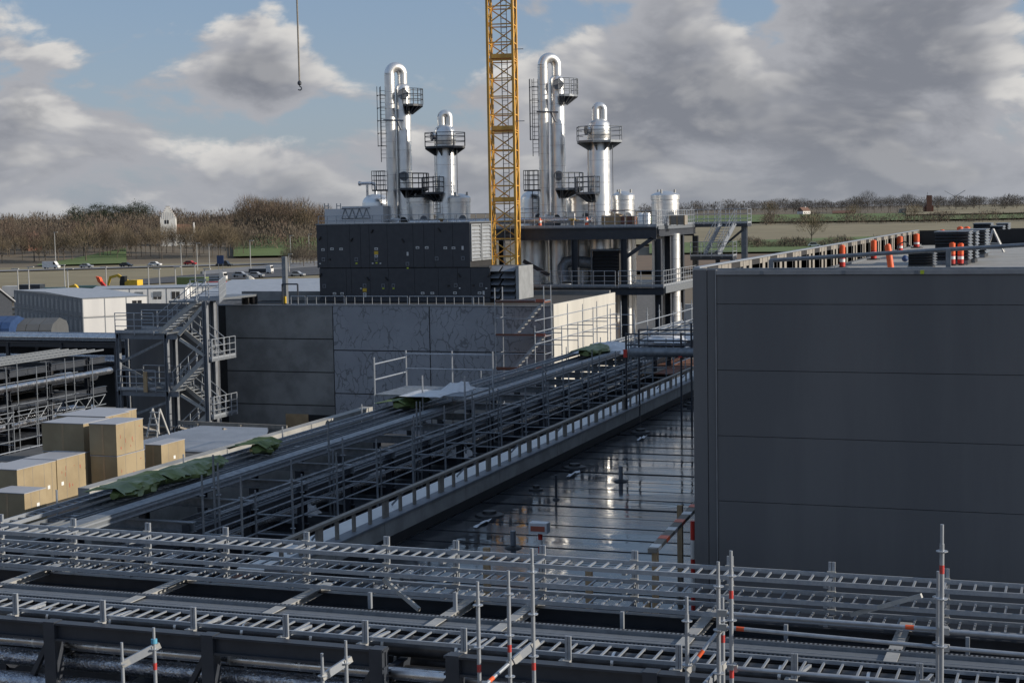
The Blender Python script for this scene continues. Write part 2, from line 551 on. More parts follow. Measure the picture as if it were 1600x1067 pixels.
# ================================================================ hall on the right
BX, BY, BZ = -6.34, 26.95, -1.03
def hall():
    t = thing('panel_hall', 'large dark grey hall clad in horizontal sandwich panels filling the right side', 'building', (BX, BY, -7.3))
    x1, y1 = 26.0, 67.0
    MB().bb(BX + 0.05, x1, BY + 0.06, y1, -12, BZ - 0.75).build('core', 'seam', t)
    # corner flashing: two upright strips
    MB().bb(BX, BX + 0.245, BY, BY + 0.2, -12, BZ - 0.02).build('corner_flashing', 'facade', t)
    MB().bb(BX + 0.255, BX + 0.395, BY + 0.012, BY + 0.2, -12, BZ - 0.02).build('corner_flashing', 'facade', t)
    MB().bb(BX + 0.397, BX + 0.415, BY - 0.012, BY + 0.2, -12, BZ - 0.02).build('cover_strip', 'facade_trim', t)
    # panels, rows of 1.14 m, joints recessed
    zt = BZ - 0.11
    rows = [(zt, zt - 0.50)]
    z = zt - 0.50
    while z > -12:
        rows.append((z, z - 1.145)); z -= 1.145
    for (a, b) in rows:
        MB().bb(BX + 0.42, x1, BY + 0.008, BY + 0.06, b + 0.005, a - 0.005).build('wall_panel', 'facade', t)
    for (a, b) in rows:
        MB().bb(BX - 0.004, BX + 0.05, BY + 0.21, y1, b + 0.005, a - 0.005).build('wall_panel', 'facade', t)
    # top edge: pale drip profile with clamps
    e = MB().bb(BX + 0.42, x1, BY - 0.02, BY + 0.10, BZ - 0.105, BZ - 0.03).build('edge_profile', 'facade_trim', t)
    for px, m in ((1190, 'steel_grey'), (1318, 'steel_grey'), (1432, 'steel_grey'), (1441, 'lime')):
        p = at(px, 421, Y=BY - 0.02)
        MB().bb(p.x - 0.03, p.x + 0.03, BY - 0.03, BY - 0.021, BZ - 0.10, BZ - 0.04).build('clip', m, e)
    MB().bb(BX - 0.02, x1, BY + 0.10, BY + 0.24, BZ - 0.7, BZ).build('edge_kerb', 'galv_dull', t)
    rf = MB().bb(BX + 0.05, x1, BY + 0.2, y1, BZ - 0.75, BZ - 0.60).build('roof', 'conc_kerb', t)
    # parapet seen from inside, boards of weathered timber and black sheet by turns
    MB().bb(BX + 0.06, BX + 0.2, BY + 0.24, y1, BZ - 0.60, BZ - 0.55).build('parapet_kerb', 'galv_dull', t)
    y = BY + 1.0
    k = 0
    par = MB().bb(BX + 0.0, BX + 0.03, BY + 0.25, y1, BZ - 0.6, BZ - 0.002).build('parapet', 'timber_grey', t)
    while y < y1 - 1.2:
        L = 1.15 if k % 2 else 0.8
        mname = 'timber_grey' if k % 2 else 'black_matt'
        n = 4 if k % 2 else 1
        for q in range(n):
            MB().bb(BX + 0.032, BX + 0.05 + 0.006 * (q % 2), y + q * L / n + 0.012, y + (q + 1) * L / n, BZ - 0.55, BZ - 0.01).build('board', mname, par)
        y += L + 0.03
        k += 1
    MB().bb(BX - 0.04, BX + 0.07, BY + 0.245, y1, BZ, BZ + 0.025).build('parapet_cap', 'galv', t)
    MB().bb(BX + 0.1, x1, y1 - 0.1, y1, BZ - 0.6, BZ).build('parapet', 'black_matt', t)
    return t
hall()

# ================================================================ wet roof deck with its kerb wall
DZ = -7.2
WX = -14.2
def deck():
    d = MB().bb(WX - 0.1, BX + 0.04, 25.9, 72, DZ - 0.3, DZ - 0.02).build('roof_deck', 'black_matt', kind='structure')
    y = 25.95
    k = 0
    rnd = random.Random(3)
    while y < 71:
        w = rnd.uniform(1.12, 1.3)
        z = DZ + rnd.uniform(-0.006, 0.006)
        tl = rnd.uniform(-0.006, 0.008)
        # each strip laps over the nearer one: its near edge stands proud, its far edge dips under
        MB().add([(WX + 0.15, y, z + tl * .4 + .012), (BX - 0.005, y, z + tl * .4 + .012), (BX - 0.005, y + w + 0.02, z + 0.001), (WX + 0.15, y + w + 0.02, z + 0.001),
                  (WX + 0.15, y, z + 0.001), (BX - 0.005, y, z + 0.001), (BX - 0.005, y + w + 0.02, z - 0.02), (WX + 0.15, y + w + 0.02, z - 0.02)],
                 [(0, 1, 2, 3), (7, 6, 5, 4), (0, 4, 5, 1), (1, 5, 6, 2), (2, 6, 7, 3), (3, 7, 4, 0)]).build('membrane_strip', 'membrane', d)
        y += w
        k += 1
    return d
deck()
def kerb_wall():
    t = thing('kerb_wall', 'long low concrete kerb wall along the wet roof with a pale ledge', 'wall', (WX, 26, DZ))
    y = 26.0
    i = 0
    while y < 64:
        L = 2.4
        MB().bb(WX - 0.15 + 0.004 * (i % 2), WX + 0.13 + 0.004 * (i % 3), y + 0.006, y + L - 0.006, DZ, -6.62).build('concrete_block', 'conc_kerb', t)
        y += L
        i += 1
    MB().bb(WX - 0.17, WX + 0.16, 26, 64, -6.62, -6.575).build('coping', 'steel_grey', t)
    MB().bb(WX - 0.75, WX - 0.18, 26, 64, -6.72, -6.60).build('ledge', 'white', t)
    # bitumen upstand at the foot
    MB().bb(WX + 0.14, WX + 0.165, 26, 64, DZ + 0.03, -6.96).build('upstand', 'black_matt', t)
    g = thing('kerb_railing', 'low timber railing with close posts standing on the concrete kerb wall', 'railing', (WX, 26, -6.575))
    post = MB().box((0, 0, 0.20), (0.05, 0.10, 0.40)).mesh('post', 'timber_grey')
    wide = MB().box((0, 0, 0.20), (0.06, 0.24, 0.40)).mesh('post', 'timber_grey')
    y = 26.4
    k = 0
    while y < 63.5:
        put(wide if k % 4 == 2 else post, 'post', g, (WX - 0.02, y, -6.575))
        y += 0.8
        k += 1
    MB().bb(WX - 0.08, WX + 0.05, 26.2, 63.8, -6.175, -6.12).build('top_rail', 'timber_grey', g)
    brace = MB().bar((-0.03, 0, 0), (-0.45, 0.1, -0.42), 0.02, 0.04).mesh('brace', 'galv_dull')
    for y in range(28, 62, 4):
        put(brace, 'brace', g, (WX - 0.05, y + 0.5, -6.16))
kerb_wall()

# ================================================================ concrete building in the middle
CY = 82.0
c_tl = at(340, 478, Y=CY); c_tr = at(862, 478, Y=CY)
CX0, CX1, CZ = at(340, 478, Y=CY).x, at(862, 478, Y=CY).x, -5.15
def concrete_building():
    t = thing('concrete_building', 'windowless precast concrete building with dark panels and one sunlit pale side', 'building', (CX0, CY, GZ))
    xa, xb, xc, xd = at(352, 500, Y=CY).x, at(520, 500, Y=CY).x, at(671, 500, Y=CY).x, CX1
    MB().bb(CX0 + 0.02, CX1 - 0.03, CY + 0.03, CY + 12.1, GZ, CZ - 0.03).build('core', 'joint', t)
    zs = [CZ - 1.93 * i for i in range(7)]
    zs2 = [CZ, CZ - 2.56, CZ - 5.05, CZ - 7.5, GZ]
    for i in range(6):
        MB().bb(xa + 0.04, xb - 0.03, CY + (i % 2) * 0.01, CY + 0.25, zs[i + 1] + 0.03, zs[i] - 0.03).build('concrete_panel', 'conc_dark', t)
    for i in range(4):
        MB().bb(xb + 0.03, xc - 0.03, CY - 0.01 + 0.008 * i, CY + 0.25, zs2[i + 1] + 0.03, zs2[i] - 0.03).build('concrete_panel', 'conc_vein', t)
        MB().bb(xc + 0.03, xd - 0.03, CY + 0.006 * i, CY + 0.25, zs2[i + 1] + 0.03, zs2[i] - 0.03).build('concrete_panel', 'conc_vein' if i < 2 else 'conc_dark', t)
    for i in range(4):
        MB().bb(CX0, xa - 0.03, CY + 0.05, CY + 0.25, zs2[i + 1] + 0.03, zs2[i] - 0.03).build('concrete_panel', 'conc_dark', t)
    MB().bb(CX0, CX1, CY - 0.03, CY + 0.3, CZ - 0.027, CZ + 0.03).build('coping', 'galv_dull', t)
    # sunlit side with one joint
    zt = CZ + 0.12
    ym = CY + 5.6
    MB().bb(CX1 - 0.02, CX1 + 0.10, CY + 0.02, ym - 0.015, GZ, zt).build('concrete_panel', 'conc_white', t)
    MB().bb(CX1 - 0.02, CX1 + 0.10, ym + 0.015, CY + 12.2, GZ, zt).build('concrete_panel', 'conc_white', t)
    MB().bb(CX0 + 6, CX1 - 0.2, CY + 12, CY + 12.2, CZ - 0.1, CZ + 0.25).build('roof_upstand', 'conc_dark', t)
    # hatch low in the front wall
    p0, p1 = at(447, 646, Y=CY), at(518, 660, Y=CY)
    MB().bb(p0.x, p0.x + (p1.x - p0.x) * 0.5, CY - 0.06, CY - 0.02, p1.z - 0.3, p0.z).build('plywood_sheet', 'plywood', t)
    MB().bb(p0.x + (p1.x - p0.x) * 0.51, p1.x, CY - 0.05, CY - 0.015, p1.z - 0.3, p0.z - 0.02).build('opening', 'black_matt', t)
    return t
concrete_building()
# ================================================================ far background
def pos(px, py_or_r, r=None):
    """ground point on the bearing of photo column px at distance r"""
    a = math.atan((px - 800) / FPX)
    th = a - YAW
    x, y = r * math.sin(th), r * math.cos(th)
    return V((x, y, terrain(x, y)))
def bare_tree(h, w, seed, twig='twig', n=900):
    """leafless tree: tapered trunk with limbs, crown of fine twig slivers"""
    rn = random.Random(seed)
    tr = MB()
    tr.tube((0, 0, -0.5), (0, 0, h * 0.45), h * 0.018, 6, h * 0.011)
    tips = []
    for k in range(9):
        a = rn.uniform(0, 6.28)
        z0 = h * rn.uniform(0.2, 0.45)
        rr = w * rn.uniform(0.25, 0.5)
        p1 = V((rr * math.cos(a), rr * math.sin(a), min(h * 0.95, z0 + h * rn.uniform(0.25, 0.5))))
        tr.tube((0, 0, z0), p1, h * 0.008, 4, h * 0.003, False)
        tips.append(p1)
    tr.tube((0, 0, h * 0.45), (w * 0.03, 0, h * 0.92), h * 0.011, 5, h * 0.003, False)
    cr = MB()
    for k in range(n):
        u = rn.random(); a = rn.uniform(0, 6.28)
        ph = math.acos(rn.uniform(-0.75, 1))
        rad = rn.random() ** 0.4
        p = V((w * 0.5 * rad * math.sin(ph) * math.cos(a), w * 0.5 * rad * math.sin(ph) * math.sin(a), h * 0.62 + h * 0.38 * rad * math.cos(ph)))
        d = (p - V((0, 0, h * 0.3))).normalized() + V((rn.uniform(-.4, .4), rn.uniform(-.4, .4), rn.uniform(-.1, .5)))
        d.normalize()
        L = h * rn.uniform(0.09, 0.2)
        s = V((rn.uniform(-1, 1), rn.uniform(-1, 1), rn.uniform(-.3, .3))).normalized() * (h * rn.uniform(0.0025, 0.0055))
        cr.add([p - s, p + s, p + d * L], [(0, 1, 2)])
    return tr, cr
def pine_tree(h, w, seed):
    rn = random.Random(seed)
    tr = MB()
    tr.tube((0, 0, -0.5), (0, 0, h * 0.8), h * 0.02, 6, h * 0.008)
    for k in range(6):
        a = rn.uniform(0, 6.28); z = h * rn.uniform(0.45, 0.75)
        tr.tube((0, 0, z), (w * .3 * math.cos(a), w * .3 * math.sin(a), z + h * 0.1), h * 0.007, 4, h * 0.003, False)
    cr = MB()
    cl = []
    for k in range(16):
        a = rn.uniform(0, 6.28); rad = w * 0.42 * rn.random() ** 0.5
        cl.append((V((rad * math.cos(a), rad * math.sin(a), h * rn.uniform(0.35, 0.95))), w * rn.uniform(0.14, 0.24)))
    for c, r in cl:
        for q in range(60):
            p = c + V((rn.gauss(0, r * .55), rn.gauss(0, r * .55), rn.gauss(0, r * .35)))
            s1 = V((rn.uniform(-1, 1), rn.uniform(-1, 1), rn.uniform(-.6, .6))).normalized() * h * 0.035
            s2 = V((rn.uniform(-1, 1), rn.uniform(-1, 1), rn.uniform(-.6, .6))).normalized() * h * 0.035
            cr.add([p, p + s1, p + s2], [(0, 1, 2)])
    return tr, cr
PROTO = {}
def proto(key, fn, mt, mc):
    tr, cr = fn
    PROTO[key] = (tr.mesh('trunk', mt), cr.mesh('crown', mc))
for i in range(4):
    proto('bare%d' % i, bare_tree(10, 8.5, 40 + i), 'bark', ('twig', 'twig_pale', 'twig', 'twig_red')[i])
for i in range(2):
    proto('pine%d' % i, pine_tree(12, 9, 60 + i), 'bark', 'needle')
proto('far0', bare_tree(10, 11, 71, n=900), 'bark', 'twig_far')
proto('far1', bare_tree(10, 9, 72, n=900), 'bark', 'twig_far')
def tree(key, name, p, s, label, group, rz=None, sxy=1.0):
    t = thing(name, label, 'tree', p, group)
    t.scale = (s * sxy, s * sxy, s)
    t.rotation_euler.z = random.uniform(0, 6.28) if rz is None else rz
    for me, nm in zip(PROTO[key], ('trunk', 'crown')):
        o = bpy.data.objects.new(nm, me)
        COL.objects.link(o)
        o.parent = t
    return t
rn = random.Random(11)
# row of slender bare trees in front of the church
for k in range(34):
    px = 165 + k * 6.6 + rn.uniform(-3, 3)
    tree('bare%d' % (1 if k % 3 else 0), 'bare_tree', pos(px, 0, rn.uniform(640, 690)), rn.uniform(1.0, 1.35), 'slender bare tree in the row below the white church', 'bare trees below the church', sxy=0.75)
for k in range(20):
    px = -5 + k * 8.6 + rn.uniform(-4, 4)
    tree('bare%d' % (k % 4), 'bare_tree', pos(px, 0, rn.uniform(630, 700)), rn.uniform(0.9, 1.5), 'bare brown tree at the wood edge left of the green slope', 'bare trees at the left wood edge')
for k in range(18):
    px = 385 + k * 7 + rn.uniform(-4, 4)
    tree('bare%d' % (3 if k % 2 else 1), 'bare_tree', pos(px, 0, rn.uniform(780, 850)), rn.uniform(1.3, 1.9), 'reddish bare tree at the wood edge behind the green meadow', 'bare trees behind the meadow')
for k in range(9):
    px = 455 + k * 5.5
    tree('bare0', 'bare_tree', pos(px, 0, rn.uniform(520, 570)), rn.uniform(0.5, 0.75), 'low dark bush in the thicket left of the air handling unit', 'thicket by the road', sxy=1.4)
for k in range(26):
    px = (118 + k * 5.4) if k < 22 else (420 + (k - 22) * 9)
    tree('pine%d' % (k % 2), 'pine_tree', pos(px + rn.uniform(-3, 3), 0, rn.uniform(940, 1060) if k < 22 else rn.uniform(950, 1000)), rn.uniform(1.0, 1.4), 'dark green pine on the ridge left of the church' if k < 22 else 'dark green pine on the ridge right of the church',
         'pines on the left ridge' if k < 22 else 'pines right of the church')
tree('pine0', 'pine_tree', pos(140, 0, 720), 1.25, 'single dark evergreen standing in the bare wood above the green slope', None)
# wooded slope behind, one mass of scrub
def scrub(name, a0, a1, r0, r1, n, m, hmin, hmax, label, seed):
    rn = random.Random(seed)
    mb = MB()
    for k in range(n):
        a = rn.uniform(a0, a1); r = rn.uniform(r0, r1)
        th = R(a) - YAW
        x, y = r * math.sin(th), r * math.cos(th)
        z = terrain(x, y)
        if abs(a + 12.1) < 1.0 and r < 830:
            continue
        h = rn.uniform(hmin, hmax) * (0.8 + 0.5 * math.sin(a * 2.1 + r * .013) ** 2); w = h * 0.75
        for q in range(70):
            p = V((x + rn.gauss(0, w * .33), y + rn.gauss(0, w * .33), z + h * (0.08 + 0.9 * rn.random() ** 0.8)))
            d = V((rn.uniform(-.5, .5), rn.uniform(-.5, .5), 1)).normalized() * h * rn.uniform(0.12, 0.25)
            s = V((rn.uniform(-1, 1), rn.uniform(-1, 1), 0)).normalized() * h * rn.uniform(0.012, 0.028)
            mb.add([p - s, p + s, p + d], [(0, 1, 2)])
    mb.build(name, m, None, label=label, cat='woodland', kind='stuff')
scrub('hillside_wood', -22, -4.5, 690, 1120, 1150, 'twig', 5, 9, 'brown leafless wood covering the hillside on the left', 21)
scrub('hillside_undergrowth', -22, -5, 680, 1100, 700, 'twig_red', 4, 8, 'reddish undergrowth between the trees of the left hillside', 22)
scrub('distant_wood', 4, 24, 1850, 2100, 520, 'twig_far', 7, 12, 'dark distant wood along the right horizon', 23)
scrub('field_hedge', 9, 21, 1240, 1300, 240, 'twig', 5, 8, 'bare hedge between the far fields on the right', 24)
scrub('roadside_hedge', 7.5, 13, 640, 665, 170, 'twig', 3, 4.5, 'low hedge along the road on the right', 25)
for k in range(46):
    px = 1180 + k * 9.4 + rn.uniform(-6, 6)
    tree('far%d' % (k % 2), 'distant_tree', pos(px, 0, rn.uniform(1700, 1850)), rn.uniform(1.1, 1.75) * (1.35 if 1340 < px < 1430 else 1), 'grey leafless tree on the far right ridge', 'trees on the far right ridge')
for px, r, s, lab in ((1205, 1500, 1.7, 'big round pale bare tree right of the outer landing'), (1270, 760, 1.5, 'broad bare tree by the road left of the white car'), (1275, 1050, 0.7, 'small lone tree in the far field'),
                      (1430, 1250, 1.5, 'broad bare tree in front of the brick church'), (1335, 1400, 1.4, 'pale bare tree before the distant wood')):
    tree('bare1' if s > 1 else 'bare0', 'bare_tree', pos(px, 0, r), s, lab, None, sxy=1.15)

# church with stepped gable
def church():
    p = pos(268, 0, 730)
    s = 730 / FPX                   # metres per photo pixel there
    zt = at(268, 323, d=715).z; zb = p.z
    t = thing('white_church', 'whitewashed church tower with stepped gable among bare trees', 'church', p)
    w, dp = 23 * s, 20 * s
    rz = YAW + R(8)
    ze = at(268, 342, d=715).z      # eaves
    c = V((p.x, p.y, 0))
    def W(x, y, z):
        return (c.x + x * math.cos(rz) - y * math.sin(rz), c.y + x * math.sin(rz) + y * math.cos(rz), z)
    MB().box((c.x, c.y, (zb - 2 + ze) / 2), (w, dp, ze - zb + 2), rz).build('tower_wall', 'limewash', t)
    n = 6
    hs = (zt - ze) / n
    for k in range(n):
        ww = w * (1 - k / n * 0.92)
        for y in (-dp / 2 + 0.35, dp / 2 - 0.35):
            MB().box(W(0, y, ze + hs * (k + 0.5)), (ww, 0.7, hs), rz).build('gable_step', 'limewash', t)
            for q in (-1, 1):
                MB().box(W(q * (ww / 2 - 0.35), y, ze + hs * (k + 1) + 0.08), (0.7, 0.8, 0.15), rz).build('coping_tile', 'roof_tile', t)
    rf = MB()
    rf.add([W(-w / 2, -dp / 2 + 0.7, ze), W(w / 2, -dp / 2 + 0.7, ze), W(0, -dp / 2 + 0.7, zt - 1.2), W(-w / 2, dp / 2 - 0.7, ze), W(w / 2, dp / 2 - 0.7, ze), W(0, dp / 2 - 0.7, zt - 1.2)],
           [(0, 2, 5, 3), (1, 4, 5, 2), (0, 1, 2), (3, 5, 4)])
    rf.build('tower_roof', 'roof_tile', t)
    for dx in (-0.55, 0.55):
        MB().box(W(dx - 0.5, -dp / 2 - 0.02, ze - 1.4), (0.75, 0.12, 1.7), rz).build('bell_opening', 'black_matt', t)
    for k in range(7):
        MB().box(W(-w * 0.36 + k * w * 0.12, -dp / 2 - 0.03, ze + hs * 1.4), (0.3, 0.1, 2.2 + 0.5 * (3 - abs(k - 3))), rz).build('blind_niche', 'offwhite', t)
    # nave behind to the right
    MB().box(W(w * 1.0, dp * 0.5, zb + 1), (w * 1.3, dp * 0.8, 8), rz).build('nave_wall', 'limewash', t)
    nz = zb + 5
    x0, x1, y0, y1 = w * 0.35, w * 1.66, dp * 0.08, dp * 0.92
    MB().add([W(x0, y0, nz), W(x1, y0, nz), W(x1, y1, nz), W(x0, y1, nz), W(x0, (y0 + y1) / 2, nz + 4.5), W(x1, (y0 + y1) / 2, nz + 4.5)], [(0, 1, 5, 4), (3, 4, 5, 2), (1, 2, 5), (0, 4, 3)]).build('nave_roof', 'roof_tile', t)
    for k in range(4):
        MB().box(W(x1 - 0.2, (y0 + y1) / 2, nz + 1 + k * 1.2), (0.6, (y1 - y0) * (1 - k * 0.25), 1.2), rz).build('gable_step', 'limewash', t)
church()
def house(label, px, r, w, d, h, rh, mw, mr, rz, name='brick_house'):
    p = pos(px, 0, r)
    t = thing(name, label, 'house', p)
    t.rotation_euler.z = rz
    def B(mb, nm, m, par=t):
        me = mb.mesh(nm, m)
        return put2(me, nm, par)
    B(MB().box((0, 0, h / 2 - 1), (w, d, h + 2)), 'wall', mw)
    B(MB().add([(-w / 2 - .3, -d / 2 - .3, h), (w / 2 + .3, -d / 2 - .3, h), (w / 2 + .3, d / 2 + .3, h), (-w / 2 - .3, d / 2 + .3, h), (-w / 2 - .3, 0, h + rh), (w / 2 + .3, 0, h + rh)], [(0, 1, 5, 4), (3, 4, 5, 2), (1, 2, 5), (0, 4, 3), (3, 2, 1, 0)]), 'roof', mr)
    for k in (-1, 0, 1):
        B(MB().box((k * w * 0.3, -d / 2 - 0.02, h * 0.55), (1.1, 0.1, 1.2)), 'window', 'glass_far')
    B(MB().box((w * 0.2, 0, h + rh), (0.7, 0.7, 1.6)), 'chimney', mw)
    return t
def put2(me, nm, par):
    o = bpy.data.objects.new(nm, me)
    COL.objects.link(o)
    o.parent = par
    return o
house('red brick house with steep gable half hidden in the left wood', 53, 720, 7, 6, 3.5, 4, 'brick', 'roof_tile', R(70))
house('long red brick farmhouse roof in the trees on the right', 1320, 1650, 22, 9, 2.5, 2.5, 'brick', 'roof_tile', R(10))
house('white cottage with a pale gable in the distant trees', 1258, 1700, 12, 8, 4, 4, 'limewash', 'roof_tile', R(60), 'white_cottage')
t = house('red brick church with a square tower on the right ridge', 1452, 1650, 14, 9, 7, 7, 'brick', 'roof_tile', R(100), 'brick_church')
me = MB().box((-9, 0, 8), (5, 5, 22)).mesh('tower', 'brick'); put2(me, 'tower', t)
for px, r, H, sc_, lab in ((1494, 4200, 62, 1.0, 'largest white wind turbine on the right horizon'), (1451, 5200, 50, 0.9, 'wind turbine seen edge on left of the largest one'), (1523, 6000, 50, 0.9, 'smallest wind turbine half hidden by trees at the right')):
    p = pos(px, 0, r)
    zt = at(px, {1494: 308, 1451: 318, 1523: 318}[px], d=r * math.cos(math.atan((px - 800) / FPX))).z
    t = thing('wind_turbine', lab, 'wind turbine', p, 'wind turbines on the horizon')
    MB().tube((p.x, p.y, p.z - 20), (p.x, p.y, zt), 2.6, 8, 1.5).build('tower', 'offwhite', t)
    MB().box((p.x, p.y, zt + 1), (5, 8, 4), YAW).build('nacelle', 'offwhite', t)
    ax = V((math.cos(YAW - 0.5), math.sin(YAW - 0.5) * 0.7, 0)).normalized() * (0.35 if px == 1451 else 1)
    for a in (90 + 118, 90, -28):
        a += {1494: 60, 1451: 0, 1523: 55}[px]
        d = ax * math.cos(R(a)) + V((0, 0, math.sin(R(a))))
        MB().bar(V((p.x, p.y - 5, zt + 1)), V((p.x, p.y - 5, zt + 1)) + d * (30 * sc_ * r / 4200), 2.2, 1.6).build('blade', 'offwhite', t)

# vehicles far away
def car(label, px, r, body, L=4.4, h=1.5, van=False, name='parked_car', rz=0.0, dz=0.0, group='cars on the far road'):
    p = pos(px, 0, r); p.z += dz
    t = thing(name, label, 'van' if van else 'car', p, group)
    t.rotation_euler.z = YAW * 0 + rz
    def B(mb, nm, m, par=None):
        return put2(mb.mesh(nm, m), nm, par or t)
    hw = 0.9
    if van:
        b = B(MB().prism([(-L / 2, -hw, 0.35), (L / 2, -hw, 0.35), (L / 2, -hw, 1.15), (L / 2 - 0.55, -hw, 1.4), (L / 2 - 1.3, -hw, h), (-L / 2, -hw, h)], (0, 2 * hw, 0)), 'body', body)
        B(MB().prism([(L / 2 - 0.62, -hw - .01, 1.42), (L / 2 - 1.25, -hw - .01, h - 0.12), (L / 2 - 1.7, -hw - .01, h - 0.12), (L / 2 - 1.7, -hw - .01, 1.42)], (0, 2 * hw + .02, 0)), 'window', 'glass_far')
    else:
        b = B(MB().prism([(-L / 2, -hw, 0.35), (L / 2, -hw, 0.35), (L / 2, -hw, 0.8), (L / 2 - 1.1, -hw, 0.92), (-L / 2 + 0.2, -hw, 0.95), (-L / 2, -hw, 0.8)], (0, 2 * hw, 0)), 'body', body)
        B(MB().prism([(-L / 2 + 0.3, -hw + .12, 0.94), (L / 2 - 1.0, -hw + .12, 0.92), (L / 2 - 1.75, -hw + .12, h), (-L / 2 + 1.0, -hw + .12, h)], (0, 2 * hw - .24, 0)), 'cabin', body)
        B(MB().prism([(-L / 2 + 0.62, -hw + .105, 0.98), (L / 2 - 1.25, -hw + .105, 0.98), (L / 2 - 1.8, -hw + .105, h - 0.1), (-L / 2 + 1.05, -hw + .105, h - 0.1)], (0, 2 * hw - .21, 0)), 'window', 'glass_far')
    for x in (-L * 0.32, L * 0.32):
        for y in (-hw + 0.05, hw - 0.05):
            B(MB().tube((x, y - 0.11, 0.33), (x, y + 0.11, 0.33), 0.33, 10), 'wheel', 'rubber')
    return t
mat('car_white', (0.72, 0.72, 0.72), 0.3); mat('car_dark', (0.03, 0.04, 0.055), 0.3); mat('car_red', (0.4, 0.03, 0.03), 0.3); mat('car_silver', (0.42, 0.44, 0.47), 0.3, 0.4)
mat('car_green', (0.03, 0.07, 0.055), 0.3)
ra = R(5)
car('white panel van on the far road at the left', 83, 555, 'car_white', 5.8, 2.5, True, 'panel_van', ra, 0.8)
car('silver car following the white van on the far road', 138, 555, 'car_silver', rz=ra, dz=0.8)
car('dark car in the middle of the far road', 200, 556, 'car_dark', rz=ra, dz=0.8)
car('white car on the far road below the church', 245, 558, 'car_white', rz=ra, dz=0.8)
car('red car on the far road right of the church', 300, 560, 'car_red', rz=ra, dz=0.8)
car('large dark car near the junction', 353, 540, 'car_dark', 5.6, 2.0, rz=ra, dz=0.6)
car('silver car parked on the yard left of the boulder', 378, 445, 'car_silver', rz=ra, dz=0.5, group='cars on the site road')
car('pale car driving toward the mast on the access road', 402, 440, 'car_silver', rz=ra, dz=0.5, group='cars on the site road')
car('small silver car on the access road right of the flue mast', 467, 438, 'car_silver', 4.0, rz=ra, dz=0.5, group='cars on the site road')
car('white car on the country road on the right', 1274, 640, 'car_white', 4.8, 1.8, rz=R(10), dz=1.5)
for i, (px, lab, m) in enumerate(((18, 'dark car behind the left container block', 'car_dark'), (38, 'dark red car parked behind the left container block', 'car_red'), (58, 'white car parked behind the left container block', 'car_white'), (74, 'blue grey car beside the white parked one', 'car_dark'))):
    car(lab, px, 300 + i * 2, m, rz=R(60), group='cars parked behind the containers')
def truck(label, px, r, L, h, body, cab, name, rz=R(5), mix=False):
    p = pos(px, 0, r)
    t = thing(name, label, 'truck', p)
    t.rotation_euler.z = rz
    B = lambda mb, nm, m: put2(mb.mesh(nm, m), nm, t)
    B(MB().box((0, 0, 0.9), (L, 2.2, 0.3)), 'chassis', 'black')
    if mix:
        B(MB().lathe((0, 0, 0), [(0.9, -L * .38), (1.25, -L * .3), (1.3, L * .2), (0.8, L * .38)], 14), 'tank', body).rotation_euler = (0, R(90), 0)
        t.children[-1].location = (-L * 0.08, 0, 2.2)
        B(MB().box((-L * 0.08, -1.27, 2.3), (L * 0.7, 0.06, 0.22)), 'stripe', 'offwhite')
    else:
        B(MB().box((-L * 0.12, 0, 1.1 + (h - 1.1) / 2), (L * 0.72, 2.4, h - 1.1)), 'load_box', body)
    B(MB().prism([(L * .28, -1.15, 0.7), (L * .5, -1.15, 0.7), (L * .5, -1.15, 1.9), (L * .46, -1.15, 2.8), (L * .28, -1.15, 2.8)], (0, 2.3, 0)), 'cab', cab)
    B(MB().box((L * .49, 0, 2.25), (0.12, 2.0, 0.7)), 'windscreen', 'glass_far')
    for x in (-L * .35, -L * .2, L * .36):
        for y in (-1.0, 1.0):
            B(MB().tube((x, y - .15, .5), (x, y + .15, .5), .5, 10), 'wheel', 'rubber')
    return t
truck('long dark green tank lorry parked on the site edge', 103, 335, 11.5, 3.3, 'car_green', 'car_green', 'tank_lorry', R(8), True)
truck('second dark green tank lorry behind the yellow excavator', 143, 340, 11, 3.3, 'car_green', 'car_green', 'tank_lorry', R(8), True)
truck('grey box trailer standing at the far left of the yard', 27, 350, 5.5, 3.4, 'offwhite', 'car_dark', 'box_trailer', R(15))
truck('dark red box lorry left of the tank lorries', 57, 345, 6.5, 3.8, 'car_dark', 'brick', 'box_lorry', R(10))
truck('white flatbed truck with crane near the junction', 410, 470, 7, 1.9, 'car_dark', 'car_white', 'flatbed_truck', R(8))
truck('white pickup truck parked by the brown container', 338, 420, 6, 1.8, 'galv_dull', 'car_white', 'pickup_truck', R(5))
truck('blue grey tipper body parked by the soil heap', 183, 318, 7.5, 2.4, 'steel_grey', 'car_dark', 'tipper_truck', R(6))
